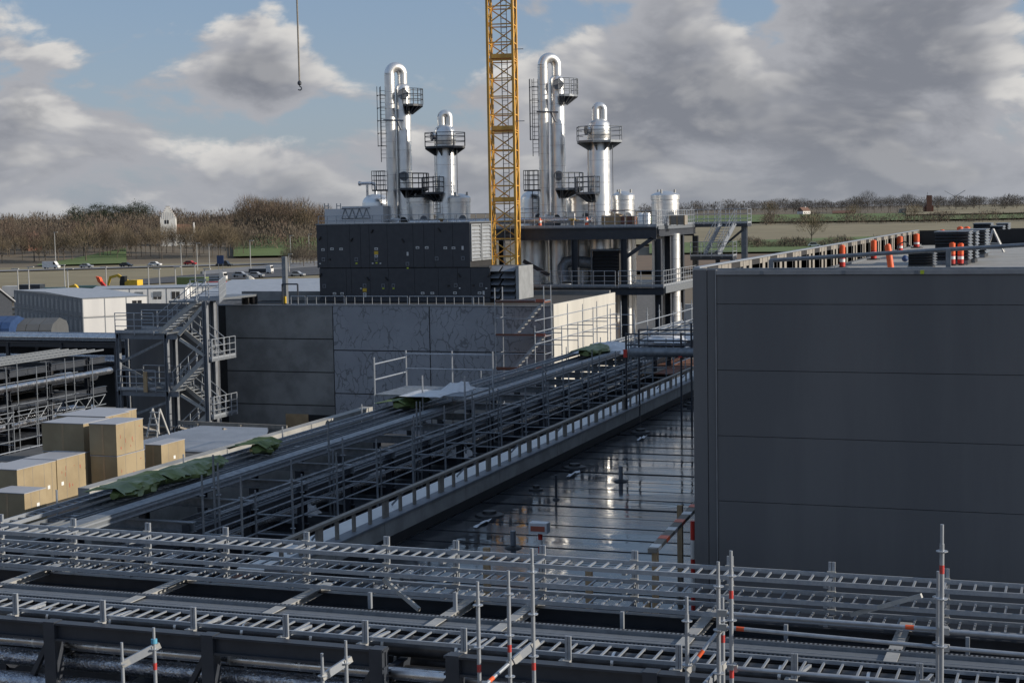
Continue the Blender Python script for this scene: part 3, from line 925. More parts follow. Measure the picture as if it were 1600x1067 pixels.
def excavator(label, px, r, m, boomdir, s=1.0, dz=0.0, fold=0.0):
    p = pos(px, 0, r); p.z += dz
    t = thing('excavator', label, 'excavator', p)
    t.rotation_euler.z = boomdir
    t.scale = (s, s, s)
    B = lambda mb, nm, mm: put2(mb.mesh(nm, mm), nm, t)
    for y in (-0.95, 0.95):
        B(MB().prism([(-1.7, y - .25, 0.0), (1.7, y - .25, 0.0), (2.0, y - .25, 0.4), (1.7, y - .25, 0.85), (-1.7, y - .25, 0.85), (-2.0, y - .25, 0.4)], (0, .5, 0)), 'track', 'rubber')
    B(MB().prism([(-2.2, -1.2, 1.0), (0.6, -1.2, 1.0), (0.6, -1.2, 1.7), (-0.4, -1.2, 2.1), (-2.2, -1.2, 2.1)], (0, 2.4, 0)), 'body', m)
    B(MB().prism([(0.55, 0.1, 1.0), (1.7, 0.1, 1.0), (1.7, 0.1, 1.7), (1.4, 0.1, 2.9), (0.55, 0.1, 2.9)], (0, 1.1, 0)), 'cab', 'glass_far')
    B(MB().bar((0.6, -0.4, 1.7), (2.9, -0.4, 4.3 - fold), 0.4, 0.55).bar((2.8, -0.4, 4.3 - fold), (4.6, -0.4, 3.9 - fold), 0.38, 0.5), 'boom', m)
    B(MB().bar((4.5, -0.4, 4.1 - fold), (5.2, -0.4, 1.7 - fold * .6), 0.3, 0.4), 'stick', m)
    B(MB().prism([(5.0, -0.9, 1.8 - fold * .6), (5.5, -0.9, 1.6 - fold * .6), (5.2, -0.9, 0.8 - fold * .6), (4.5, -0.9, 0.9 - fold * .6)], (0, 1.0, 0)), 'bucket', 'steel_dark')
    return t
excavator('yellow excavator with raised arm behind the container block', 137, 300, 'yellow', R(170), 1.15)
excavator('yellow excavator digging on top of the soil heap', 205, 345, 'yellow', R(185), 1.05, 2.0, 1.3)
excavator('small orange mini excavator beside the end of the container block', 178, 205, 'orange', R(200), 0.45, 0, 1.0)
t = thing('telehandler', 'red and orange loading crane lorry with raised folded arm', 'crane lorry', pos(160, 0, 322))
p = pos(160, 0, 322)
MB().box((p.x, p.y, p.z + 1.6), (3.2, 2.4, 2.2), ra).build('cab', 'red', t)
MB().box((p.x + .9, p.y - 1.0, p.z + 2.0), (1.2, 0.6, 1.0), ra).build('windscreen', 'glass_far', t)
MB().bar((p.x + 2.8, p.y, p.z + 1.8), (p.x - 0.3, p.y, p.z + 5.0), 0.5, 0.6).build('arm', 'red', t)
MB().prism([(p.x - 0.5, p.y - .4, p.z + 4.7), (p.x + 0.2, p.y - .4, p.z + 4.8), (p.x - .2, p.y - .4, p.z + 5.7), (p.x - 1.0, p.y - .4, p.z + 5.9)], (0, .8, 0)).build('grab', 'orange', t)
for x in (-1.2, 1.2):
    MB().tube((p.x + x, p.y - 1.25, p.z + .5), (p.x + x, p.y - .95, p.z + .5), .5, 10).build('wheel', 'rubber', t)
def heap(name, label, px, r, w, d, h, m, seed):
    p = pos(px, 0, r)
    rn = random.Random(seed)
    vs = []; fs = []
    n, k = 22, 7
    for j in range(k + 1):
        f = j / k
        for i in range(n):
            a = 2 * math.pi * i / n
            j_ = 1 + rn.uniform(-.16, .16)
            vs.append((p.x + w / 2 * (1 - f) * math.cos(a) * j_ + (0.12 * w * math.sin(f * 5)), p.y + d / 2 * (1 - f) * math.sin(a) * j_, p.z - 0.2 + h * math.sin(f * 1.5) * (1 + rn.uniform(-.12, .12))))
    for j in range(k):
        for i in range(n):
            i2 = (i + 1) % n
            fs.append((j * n + i, j * n + i2, (j + 1) * n + i2, (j + 1) * n + i))
    fs.append(tuple(range(k * n, (k + 1) * n)))
    MB().add(vs, fs).build(name, m, None, True, label=label, cat='heap')
heap('soil_heap', 'brown soil heap under the digging excavator', 205, 342, 14, 8, 2.6, 'soil', 1)
heap('soil_heap', 'smaller brown soil heap to the right of the digging excavator', 226, 345, 11, 7, 2.0, 'soil', 2)
heap('boulder', 'pale boulder lying beside the access road', 391, 430, 3.4, 2.6, 1.7, 'conc_white', 3)
MB().box(pos(303, 0, 400) + V((0, 0, 1.2)), (7.5, 2.5, 2.5), R(6)).build('shipping_container', 'tarp', None, label='olive brown shipping container near the red car', cat='container')
MB().box(pos(337, 0, 398) + V((0, 0, .7)), (5.5, 2.2, 1.1), R(6)).build('skip', 'red', None, label='red flat skip right of the olive container', cat='skip')
# street lights
def lamp_post(px, r, ptop, label, grp, arm=1):
    p = pos(px, 0, r)
    zt = at(px, ptop, d=r * math.cos(math.atan((px - 800) / FPX))).z
    t = thing('street_lamp', label, 'street lamp', p, grp)
    MB().tube(p, (p.x, p.y, zt), 0.16, 6, 0.09).build('pole', 'galv_pale', t)
    MB().box((p.x + 0.5 * arm, p.y, zt), (1.5, 0.35, 0.14), 0).build('lamp_head', 'galv_pale', t)
for px, r, pt, lab in ((90, 560, 363, 'slim pole among the trees left of the green slope'), (286, 470, 380, 'tall pale pole left of the red car'), (311, 520, 380, 'street lamp by the trees right of the red car'), (330, 520, 382, 'street lamp between the trees and the junction'),
                       (394, 470, 376, 'tall lamp pole at the junction left of the flatbed truck'), (457, 560, 368, 'street lamp in front of the green meadow'), (486, 640, 366, 'street lamp beside the dark thicket'), (454, 480, 397, 'short pole behind the flue mast')):
    lamp_post(px, r, pt, lab, 'lamp posts along the far road')
for k, px in enumerate((30, 47, 103, 108, 168, 234, 251, 276, 307, 322)):
    lamp_post(px, 300 + (k % 3) * 25, 420 - (k % 3) * 3, 'thin site lamp post on the yard beyond the containers', 'thin lamp posts on the yard', 1 if k % 2 else -1)
p = pos(347, 0, 500)
t = thing('road_sign', 'dark blue road sign on two posts at the junction', 'sign', p)
MB().box(p + V((0, 0, 4)), (2.4, 0.1, 2.6), 0).build('plate', 'blue', t)
for s in (-.8, .8):
    MB().tube(p + V((s, .1, 0)), p + V((s, .1, 4)), 0.07, 6).build('post', 'galv_dull', t)

# ---------------------------------------------------------------- office container blocks
def container_block(label, A, B_, depth, z0, storeys, wins, name='container_office', mw='offwhite', side=None):
    """row of stacked office cabins from A to B_ (ground points); depth goes away to the left of A->B"""
    A, B_ = V(A), V(B_)
    L = (B_ - A).length
    rz = math.atan2(B_.y - A.y, B_.x - A.x)
    t = thing(name, label, 'container office', A)
    t.rotation_euler.z = rz
    P = lambda mb, nm, m, par=None: put2(mb.mesh(nm, m), nm, par or t)
    h = 2.8
    n = max(1, round(L / 3.0))
    mod = L / n
    for s in range(storeys):
        P(MB().bb(0.05, L - 0.05, 0.05, depth - 0.05, s * h + 0.02, (s + 1) * h - 0.02), 'core', mw)
        for k in range(n):
            w = P(MB().bb(k * mod + 0.08, (k + 1) * mod - 0.08, 0, 0.06, s * h + 0.12, (s + 1) * h - 0.16), 'wall_panel', mw)
            wk = wins(k, s)
            if wk:
                x0 = k * mod + mod * 0.28
                P(MB().bb(x0, x0 + mod * 0.44, -0.035, -0.001, s * h + 0.95, s * h + 2.15), 'window', 'glass_far')
                P(MB().bb(x0 + mod * 0.21, x0 + mod * 0.23, -0.06, -0.036, s * h + 0.95, s * h + 2.15), 'window_bar', 'white')
                if wk > 1:
                    P(MB().bb(x0 - 0.02, x0 + mod * 0.46, -0.075, -0.061, s * h + (1.35 if wk == 2 else 1.0), s * h + 2.2), 'blind', 'galv_dull')
        P(MB().bb(-0.02, L + 0.02, -0.03, depth + 0.02, (s + 1) * h - 0.14, (s + 1) * h + 0.0), 'roof_rail', 'galv_dull')
        for k in range(n + 1):
            P(MB().bb(k * mod - 0.07, k * mod + 0.07, -0.02, 0.05, s * h, (s + 1) * h - 0.14), 'corner_post', 'galv_dull')
        if side:
            m2 = max(1, round(depth / 2.4))
            for k in range(m2):
                y0 = k * depth / m2
                for X_, sg in ((0, -1), (L, 1)):
                    P(MB().bb(X_ + sg * 0.005, X_ + sg * 0.055, y0 + 0.06, y0 + depth / m2 - 0.06, s * h + 0.12, (s + 1) * h - 0.16), 'wall_panel', 'galv_dull' if sg < 0 else mw)  # long side's shade is put into its darker panel colour
                    if sg < 0:
                        P(MB().bb(X_ - 0.085, X_ - 0.056, y0 + depth / m2 * .3, y0 + depth / m2 * .7, s * h + 0.7, s * h + 2.2), 'window', 'louvre_pale')
    P(MB().add([(-.1, -.1, storeys * h + .02), (L + .1, -.1, storeys * h + .02), (L + .1, depth + .1, storeys * h + .02), (-.1, depth + .1, storeys * h + .02), (-.1, depth / 2, storeys * h + .35), (L + .1, depth / 2, storeys * h + .35)],
               [(0, 1, 5, 4), (2, 3, 4, 5), (1, 2, 5), (3, 0, 4)]), 'roof_sheet', 'corrugated')
    return t
def gp(px, py):
    p = at(px, py, Z=GZ)
    return V((p.x, p.y, GZ))
A = gp(131, 526)
# long two storey block: short sunlit end towards us, long shaded side running away to the left
far = at(24, 449 + 57, Z=GZ)
dv = V((far.x - A.x, far.y - A.y, 0)); Ld = dv.length
end_dir = V((dv.y, -dv.x, 0)).normalized()
Bp = A + end_dir * 9.8
container_block('long two storey container block with white end and shade-darkened window side', A, Bp, Ld, GZ, 2, lambda k, s: 1 if (k == 2 and s == 1) else 0, side=True)
# second, one storey rows behind
a, b = at(146, 492, d=262), at(290, 492, d=262)
container_block('single row of white office containers with shutters behind the long block', V((a.x, a.y, GZ)), V((b.x, b.y, GZ)), 6, GZ, 2, lambda k, s: (2, 2, 3, 2, 1, 2)[k % 6] if s else 0, mw='white')
a, b = at(292, 490, d=268), at(500, 487, d=268)
container_block('white office container row behind the flue mast', V((a.x, a.y, GZ)), V((b.x, b.y, GZ)), 6, GZ, 2, lambda k, s: (0, 2, 2, 2, 1, 1)[k % 6] if s else 0, mw='white')
a, b = at(300, 545, d=190), at(500, 545, d=190)
t = thing('shed_roof', 'low grey sheet roof between the stair tower and the white containers', 'shed', V((a.x, a.y, GZ)))
za = at(400, 462, d=192).z
MB().prism([(a.x, a.y, za), (b.x, b.y, za), (b.x - 8, b.y + 24, za + 1.1), (a.x - 8, a.y + 24, za + 1.1)], (0, 0, -0.25)).build('roof_sheet', 'corrugated', t)
MB().prism([(a.x, a.y + .1, GZ), (b.x, b.y + .1, GZ), (b.x, b.y + .1, za - .26), (a.x, a.y + .1, za - .26)], (0, .2, 0)).build('wall', 'steel_grey', t)
# tents and sheds at the far left
def tent(label, px0, px1, py0, py1, d, m, name='storage_tent'):
    a, b = at(px0, py1, d=d), at(px1, py1, d=d)
    zt = at((px0 + px1) / 2, py0, d=d).z
    t = thing(name, label, 'tent', V((a.x, a.y, a.z)))
    dv = V((b.x - a.x, b.y - a.y, 0)); n = V((-dv.y, dv.x, 0)).normalized()
    k = 3
    for i in range(k):
        p = V((a.x, a.y, 0)) + dv * (i / k); q = V((a.x, a.y, 0)) + dv * ((i + 1) / k) - dv.normalized() * 0.05
        z0 = a.z - 1.5
        pr = [(0, z0), (0.25, zt - 1.0), (0.9, zt - 0.45), (3.2, zt), (5.5, zt - .45), (6.1, zt - 1.0), (6.4, z0)]
        MB().prism([V((p.x, p.y, 0)) + n * o + V((0, 0, z)) for o, z in pr], q - p).build('cover_bay', m, t)
tent('grey three bay storage tent in front of the container block', 18, 80, 500, 528, 150, 'tent')
tent('dark blue tent at the left edge of the picture', -30, 14, 497, 528, 148, 'blue')
a, b = at(-70, 447, d=215), at(-38, 447, d=215)
t = thing('white_hall', 'pale sheet roofed hall cut by the left edge of the picture', 'hall', V((a.x, a.y, GZ)))
zt, ze = at(0, 446, d=218).z, at(0, 476, d=215).z
xr = b.x + .4
MB().prism([(xr - 26, a.y, GZ), (xr - 26, a.y, ze), (xr - 26, a.y + 4, zt), (xr - 26, a.y + 8, ze), (xr - 26, a.y + 8, GZ)], (26, 0, 0)).build('wall', 'steel_dark', t)
MB().prism([(xr - 26.2, a.y - .4, ze - .05), (xr - 26.2, a.y + 4, zt + .05), (xr - 26.2, a.y + 4, zt + .25), (xr - 26.2, a.y - .4, ze + .15)], (26.5, 0, 0)).build('roof_sheet', 'corrugated', t)
MB().prism([(xr - 26.2, a.y + 8.4, ze - .05), (xr - 26.2, a.y + 4.01, zt + .05), (xr - 26.2, a.y + 4.01, zt + .25), (xr - 26.2, a.y + 8.4, ze + .15)], (26.5, 0, 0)).build('roof_sheet', 'corrugated', t)
# ================================================================ process plant behind: platform, vessels, columns
PY = 109.0
PZ = at(920, 355, Y=PY).z          # upper deck level
PZ2 = at(920, 447, Y=PY).z         # lower deck level
PXR = at(1025, 360, Y=PY).x        # right end of the front
PXL = at(497, 350, Y=PY).x
def railing(parent, pts, m='galv', h=1.1, step=1.3, r=0.022, kick=True, mids=2, name='railing', rr=None):
    """one railing: posts as sub-parts of the railing part"""
    mb = MB()
    pts = [V(p) for p in pts]
    for a, b in zip(pts, pts[1:]):
        for k in range(1, mids + 2):
            z = V((0, 0, h * k / (mids + 1)))
            mb.tube(a + z, b + z, r, 6)
        if kick:
            mb.bar(a + V((0, 0, 0.08)), b + V((0, 0, 0.08)), 0.012, 0.14)
    o = mb.build(name, m, parent)
    pm = MB().tube((0, 0, -0.12), (0, 0, h), rr or r * 1.25, 6).mesh('post', m)
    for a, b in zip(pts, pts[1:]):
        n = max(1, int((b - a).length / step))
        for k in range(n + 1):
            if k == n and b is not pts[-1]:
                continue
            put(pm, 'post', o, a + (b - a) * (k / n))
    return o

def process_platform():
    t = thing('process_platform', 'two level dark steel process platform with galvanised railings behind the concrete building', 'platform', (PXR, PY, GZ))
    yb = PY + 11.8
    deck = MB().bb(PXL, PXR, PY, yb, PZ - 0.06, PZ).build('deck', 'galv_dull', t)
    # edge beams of the upper deck
    def beam(p0, p1, w, h, m='steel_dark'):
        return MB().ibeam(p0, p1, w, h).build('beam', m, t)
    zb = PZ - 0.06 - 0.42
    beam((PXL, PY + 0.15, zb), (PXR, PY + 0.15, zb), 0.3, 0.84)
    beam((PXL, yb - 0.15, zb), (PXR, yb - 0.15, zb), 0.3, 0.84)
    MB().bb(PXR - 0.02, PXR + 0.08, PY + 0.4, yb, PZ - 0.55, PZ - 0.02).build('edge_beam', 'galv_dull', t)
    xs = [at(px, 400, Y=PY).x for px in (600, 700, 898, 975, 1028)]
    for x in xs:
        beam((x, PY + 0.3, zb), (x, yb - 0.3, zb), 0.2, 0.5)
    for x in xs + [PXL + 0.3]:
        w = 0.46 if x > xs[1] else 0.4
        MB().ibeam((x, PY + 0.16, GZ), (x, PY + 0.16, PZ - 0.9), w * 0.95, w, 0.05, (1, 0, 0)).build('column', 'steel_dark', t)
        MB().ibeam((x, yb - 0.16, GZ), (x, yb - 0.16, PZ - 0.9), 0.35, 0.4, 0.05, (1, 0, 0)).build('column', 'steel_dark', t)
    for yy in (PY + 4.2, PY + 8.2):
        MB().ibeam((PXR - 0.2, yy, GZ), (PXR - 0.2, yy, PZ - 0.6), 0.42, 0.42, 0.05, (1, 0, 0)).build('column', 'steel_dark', t)
    # diagonal braces
    a, b = at(978, 402, Y=PY + 0.1), at(1020, 372, Y=PY + 0.1)
    MB().bar(a, b, 0.2, 0.26).build('brace', 'steel_dark', t)
    a, b = at(818, 408, Y=PY + 0.6), at(858, 430, Y=PY + 0.6)
    MB().bar(a, b, 0.2, 0.26).build('brace', 'steel_dark', t)
    # lower deck in two halves
    x0, x1 = at(815, 447, Y=PY).x, at(1040, 447, Y=PY).x
    MB().bb(x0, x1, PY - 0.6, yb - 2, PZ2 - 0.08, PZ2).build('deck', 'galv_dull', t)
    beam((x0, PY - 0.45, PZ2 - 0.36), (x1, PY - 0.45, PZ2 - 0.36), 0.25, 0.5)
    MB().bb(x1 - 0.02, x1 + 0.1, PY - 0.3, yb - 2, PZ2 - 0.5, PZ2 - 0.02).build('edge_beam', 'galv_dull', t)
    # railings
    railing(t, [(PXL, PY + 0.05, PZ), (PXR, PY + 0.05, PZ)], step=0.75)
    railing(t, [(PXR + 0.03, PY + 0.05, PZ), (PXR + 0.03, yb, PZ)], step=0.55)
    railing(t, [(x0, PY - 0.55, PZ2), (at(965, 447, Y=PY).x, PY - 0.55, PZ2)], step=0.75)
    railing(t, [(at(970, 447, Y=PY).x, PY - 0.58, PZ2), (x1, PY - 0.58, PZ2), (x1, yb - 2, PZ2)], step=0.7)
    # stair down to an outer landing on the right, with its own post
    xs0, xs1 = at(1092, 350, Y=yb).x, at(1168, 350, Y=yb).x
    MB().bb(xs0 - 4, xs1, yb, yb + 1.5, PZ - 0.25, PZ - 0.02).build('gangway', 'steel_dark', t)
    railing(t, [(xs0 - 3, yb + 0.02, PZ), (xs1, yb + 0.02, PZ), (xs1, yb + 1.4, PZ)], step=0.8)
    railing(t, [(xs0 - 3, yb + 1.45, PZ), (xs1, yb + 1.45, PZ)], step=0.8)
    zl = at(1120, 400, Y=yb - 1).z
    xl0, xl1 = at(1082, 400, Y=yb - 1.2).x, at(1148, 400, Y=yb - 1.2).x
    MB().bb(xl0, xl1, yb - 1.9, yb - 0.5, zl - 0.28, zl).build('landing', 'steel_dark', t)
    railing(t, [(xl0, yb - 1.88, zl), (xl1, yb - 1.88, zl), (xl1, yb - 0.5, zl)], step=0.8)
    for px in (1100, 1122):
        p = at(px, 398, Y=yb - 1.2)
        q = at(px + 26, 350, Y=yb - 0.4)
        MB().bar((p.x, yb - 1.2, zl), (q.x, yb - 0.3, PZ), 0.06, 0.28).build('stringer', 'galv', t)
        railing(t, [(p.x, yb - 1.25, zl), (q.x, yb - 0.35, PZ)], kick=False, step=0.9)
    tread = MB().box((0, 0, 0), (0.9, 0.25, 0.04)).mesh('tread', 'galv')
    p = at(1111, 398, Y=yb - 1.2); q = at(1137, 350, Y=yb - 0.4)
    for k in range(1, 12):
        f = k / 12
        put(tread, 'tread', t, (p.x + (q.x - p.x) * f, yb - 1.2 + 0.9 * f, zl + (PZ - zl) * f))
    xpost = at(1163, 400, Y=yb + 0.4).x
    MB().ibeam((xpost, yb + 0.5, GZ), (xpost, yb + 0.5, PZ - 0.25), 0.42, 0.42, 0.05).build('column', 'steel_grey', t)
    MB().bar(at(1118, 395, Y=yb + 0.3), at(1162, 358, Y=yb + 0.3), 0.14, 0.16).build('brace', 'steel_dark', t)
    for px in (1086, 1122, 1145):
        x = at(px, 400, Y=yb - 1).x
        MB().ibeam((x, yb - 1.1, GZ), (x, yb - 1.1, zl - 0.28), 0.3, 0.3, 0.04).build('column', 'steel_dark', t)
    # pipe along the front edge of the deck
    MB().tube((at(640, 345, Y=PY + 0.9).x, PY + 0.9, PZ + 0.5), (at(925, 345, Y=PY + 0.9).x, PY + 0.9, PZ + 0.5), 0.2, 12).build('edge_pipe', 'cladding', t, True)
    return t
process_platform()

def vessel_profile(r, z0, z1, dome, lid=False):
    pr = [(r, z0)]
    z = z0
    pr.append((r, z1))
    if lid:
        pr += [(r * 1.05, z1 + 0.01), (r * 1.05, z1 + 0.25), (r * 0.98, z1 + 0.27), (r * 0.98, z1 + 0.4), (r * 1.06, z1 + 0.42), (r * 1.06, z1 + 0.78), (r * 0.9, z1 + 0.9)]
        pr.append((0.05, z1 + 1.02))
    else:
        for k in range(1, 7):
            a = k / 6 * math.pi / 2
            pr.append((max(0.02, r * math.cos(a)), z1 + dome * math.sin(a)))
    return pr
def bands(r, z0, z1, step, c, parent, name='seam_band'):
    mb = MB()
    z = z0 + step
    while z < z1:
        mb.lathe(c, [(r + 0.002, z - 0.015), (r + 0.012, z - 0.012), (r + 0.012, z + 0.012), (r + 0.002, z + 0.015)], 20)
        z += step
    return mb.build(name, 'cladding', parent, True)
def ubend(p0, p1, r, n=14, nn=14):
    """inverted U from p0 to p1 (both at the spring line)"""
    p0, p1 = V(p0), V(p1)
    c = (p0 + p1) / 2
    h = (p1 - p0) / 2
    R_ = h.length
    pts = []
    for k in range(n + 1):
        a = math.pi * k / n
        pts.append(c - h * math.cos(a) + V((0, 0, R_ * math.sin(a))))
    return pts
def cage_ladder(parent, x, y, z0, z1, m='steel_dark', cage_from=None, w=0.45):
    mb = MB()
    for s in (-w / 2, w / 2):
        mb.tube((x + s, y, z0), (x + s, y, z1), 0.03, 5)
    z = z0 + 0.3
    while z < z1:
        mb.tube((x - w / 2, y, z), (x + w / 2, y, z), 0.016, 4)
        z += 0.3
    o = mb.build('ladder', m, parent)
    if cage_from is not None:
        cb = MB()
        z = cage_from
        while z <= z1 + 0.05:
            pts = [(x + 0.36 * math.cos(R(a)), y - 0.05 - 0.7 * math.sin(R(a)) , z) for a in range(0, 181, 30)]
            cb.path(pts, 0.025, 4)
            z += 0.95
        for a in (20, 65, 115, 160):
            cb.tube((x + 0.36 * math.cos(R(a)), y - 0.05 - 0.7 * math.sin(R(a)), cage_from), (x + 0.36 * math.cos(R(a)), y - 0.05 - 0.7 * math.sin(R(a)), z1), 0.022, 4)
        cb.build('cage', m, o)
    return o
def oct_platform(parent, c, r, m='steel_dark', a0=0, a1=360, h=1.1, ri=0.8):
    """bracketed ring platform round a vessel with railing"""
    c = V(c)
    n = 8
    full = a1 - a0 >= 360
    angs = [a0 + (a1 - a0) * k / n for k in range(n + 1)]
    ring = [c + V((r * math.cos(R(a)), r * math.sin(R(a)), 0)) for a in angs]
    inner = [c + V((ri * math.cos(R(a)), ri * math.sin(R(a)), 0)) for a in angs]
    mb = MB()
    for k in range(n):
        q = [inner[k], ring[k], ring[k + 1], inner[k + 1]]
        mb.prism([p - V((0, 0, 0.16)) for p in q], (0, 0, 0.16))
    o = mb.build('platform_floor', m, parent)
    bk = MB()
    for k in range(0, n, 1):
        bk.prism([inner[k] - V((0, 0, 0.16)), ring[k] - V((0, 0, 0.16)), inner[k] - V((0, 0, 0.75))], V((-math.sin(R(angs[k])), math.cos(R(angs[k])), 0)) * 0.07)
    bk.build('bracket', m, o)
    rl = MB()
    for k in range(n):
        for z in (0.37, 0.74, h):
            rl.tube(ring[k] + V((0, 0, z)), ring[k + 1] + V((0, 0, z)), 0.028, 5)
    for k in range(n + (0 if full else 1)):
        rl.tube(ring[k], ring[k] + V((0, 0, h)), 0.034, 5)
    if not full:
        for e in (0, n):
            for z in (0.37, 0.74, h):
                rl.tube(ring[e] + V((0, 0, z)), inner[e] + V((0, 0, z)), 0.028, 5)
    rl.build('railing', m, o)
    return o
def manhole(parent, c, d, r=0.42):
    c = V(c); d = V(d).normalized()
    o = MB().tube(c, c + d * 0.25, r * 0.62, 16).build('manhole_neck', 'stainless', parent, True)
    MB().tube(c + d * 0.25, c + d * 0.33, r * 0.8, 18).build('flange', 'steel_grey', o, True)
    return o

def tall_column(name, label, pxr, pxv, ytop_bend, ytop_v, plat, lad, Y, sm='steel_dark'):
    """slim riser joined by an inverted U to a taller vessel"""
    t = thing(name, label, 'column', at(pxv, 335, Y=Y))
    s = at(pxv, 335, Y=Y).length / FPX
    pr = at(pxr, 335, Y=Y); pv = at(pxv, 335, Y=Y + 0.75)
    r1, r2 = 8.0 * s, 12.0 * s
    zt = at(pxr, ytop_bend, Y=Y).z
    br = (V((pv.x, pv.y)) - V((pr.x, pr.y))).length / 2
    zs = zt - br - r1
    z0 = PZ - 7
    ri = MB().path([(pr.x, Y, PZ + 0.35), (pr.x, Y, zs)], r1, 18).build('riser_pipe', 'stainless', t, True)
    bands(r1, PZ + 0.4, zs, 1.25, (pr.x, Y, 0), ri)
    MB().path(ubend((pr.x, Y, zs), (pv.x, pv.y, zs), r1), r1 * 0.98, 18).build('u_bend', 'stainless', t, True)
    zv = at(pxv, ytop_v, Y=Y).z
    MB().tube((pv.x, pv.y, zs), (pv.x, pv.y, zv - 0.1), r1 * 0.95, 16).build('inlet_pipe', 'stainless', t, True)
    v = MB().lathe((pv.x, pv.y, 0), vessel_profile(r2, z0, zv - 0.5, 0.5), 28).build('vessel', 'stainless', t, True)
    bands(r2, PZ, zv - 0.6, 1.5, (pv.x, pv.y, 0), v)
    # flanged elbow at the foot of the riser
    MB().path([(pr.x, Y, PZ + 0.9), (pr.x, Y, PZ + 0.75), (pr.x + 0.15, Y - 0.1, PZ + 0.5), (pr.x + 0.5, Y - 0.3, PZ + 0.42), (pr.x + 1.0, Y - 0.4, PZ + 0.42)], r1 * 1.15, 16).build('foot_elbow', 'stainless', t, True)
    MB().tube((pr.x + 1.0, Y - 0.4, PZ + 0.42), (pr.x + 1.1, Y - 0.42, PZ + 0.42), r1 * 1.35, 16).build('flange', 'louvre', t, True)
    # clamp between riser and vessel
    zc = at(pxr, (ytop_v + 60), Y=Y).z
    MB().bar((pr.x - r1, Y - r1, zc), (pr.x + 1.3, Y - r1 - 0.05, zc - 0.1), 0.12, 0.12).bar((pr.x + 0.7, Y - r1, zc - 0.1), (pr.x + 1.1, Y - 0.5, zc - 0.8), 0.1, 0.1).build('clamp', 'steel_grey', t)
    # side platform high up with a manhole
    zf = at(pxv, plat, Y=Y).z
    oct_platform(t, (pv.x + 0.35, pv.y - 0.1, zf), 1.25, sm, -80, 70, 1.15, 0.45)
    manhole(t, (pv.x + r2 * 0.35, pv.y - r2 * 0.8, zf + 0.75), (0.45, -1, 0), 0.5)
    # caged ladder on the left and a small rest platform lower down
    zl0, zl1 = at(pxr, lad[1], Y=Y).z, at(pxr, lad[0], Y=Y).z
    lx = pr.x - r1 - 0.35
    cage_ladder(t, lx, Y + 0.3, zl0 - 1.2, zl1, cage_from=zl0)
    zr = at(pxr, 296, Y=Y).z
    lp = MB().bb(lx - 0.75, lx + 0.35, Y - 0.4, Y + 0.9, zr - 0.12, zr).build('rest_platform', 'steel_dark', t)
    rl = MB()
    for a, b in (((-0.75, -0.4), (0.35, -0.4)), ((-0.75, -0.4), (-0.75, 0.9)), ((-0.75, 0.9), (0.35, 0.9))):
        for z in (0.35, 0.7, 1.05, 1.4):
            rl.tube((lx + a[0], Y + a[1], zr + z), (lx + b[0], Y + b[1], zr + z), 0.025, 5)
        for k in range(4):
            f = k / 3
            rl.tube((lx + a[0] + (b[0] - a[0]) * f, Y + a[1] + (b[1] - a[1]) * f, zr), (lx + a[0] + (b[0] - a[0]) * f, Y + a[1] + (b[1] - a[1]) * f, zr + 1.4), 0.025, 5)
    rl.build('railing', 'steel_dark', lp)
    cage_ladder(t, lx - 0.1, Y + 0.3, PZ, zr)
    # mid platforms on the right
    zm = at(pxv, 294, Y=Y).z
    oct_platform(t, (pv.x + 0.2, pv.y - 0.1, zm), 1.7, sm, -85, 50, 1.1, 0.5)
    manhole(t, (pv.x + r2 * 0.3, pv.y - r2 * 0.8, zm + 0.9), (0.35, -1, 0), 0.45)
    return t
tall_column('process_column', 'tall pair of shiny steel pipes with U bend, left of the crane', 613.5, 633.5, 96.6, 128, 163, (135, 228), PY + 2.2)
tall_column('process_column', 'tallest shiny steel pipe pair with U bend, right of the crane', 851.5, 873, 82, 115, 148, (123, 218), PY + 2.2, 'galv_dull')

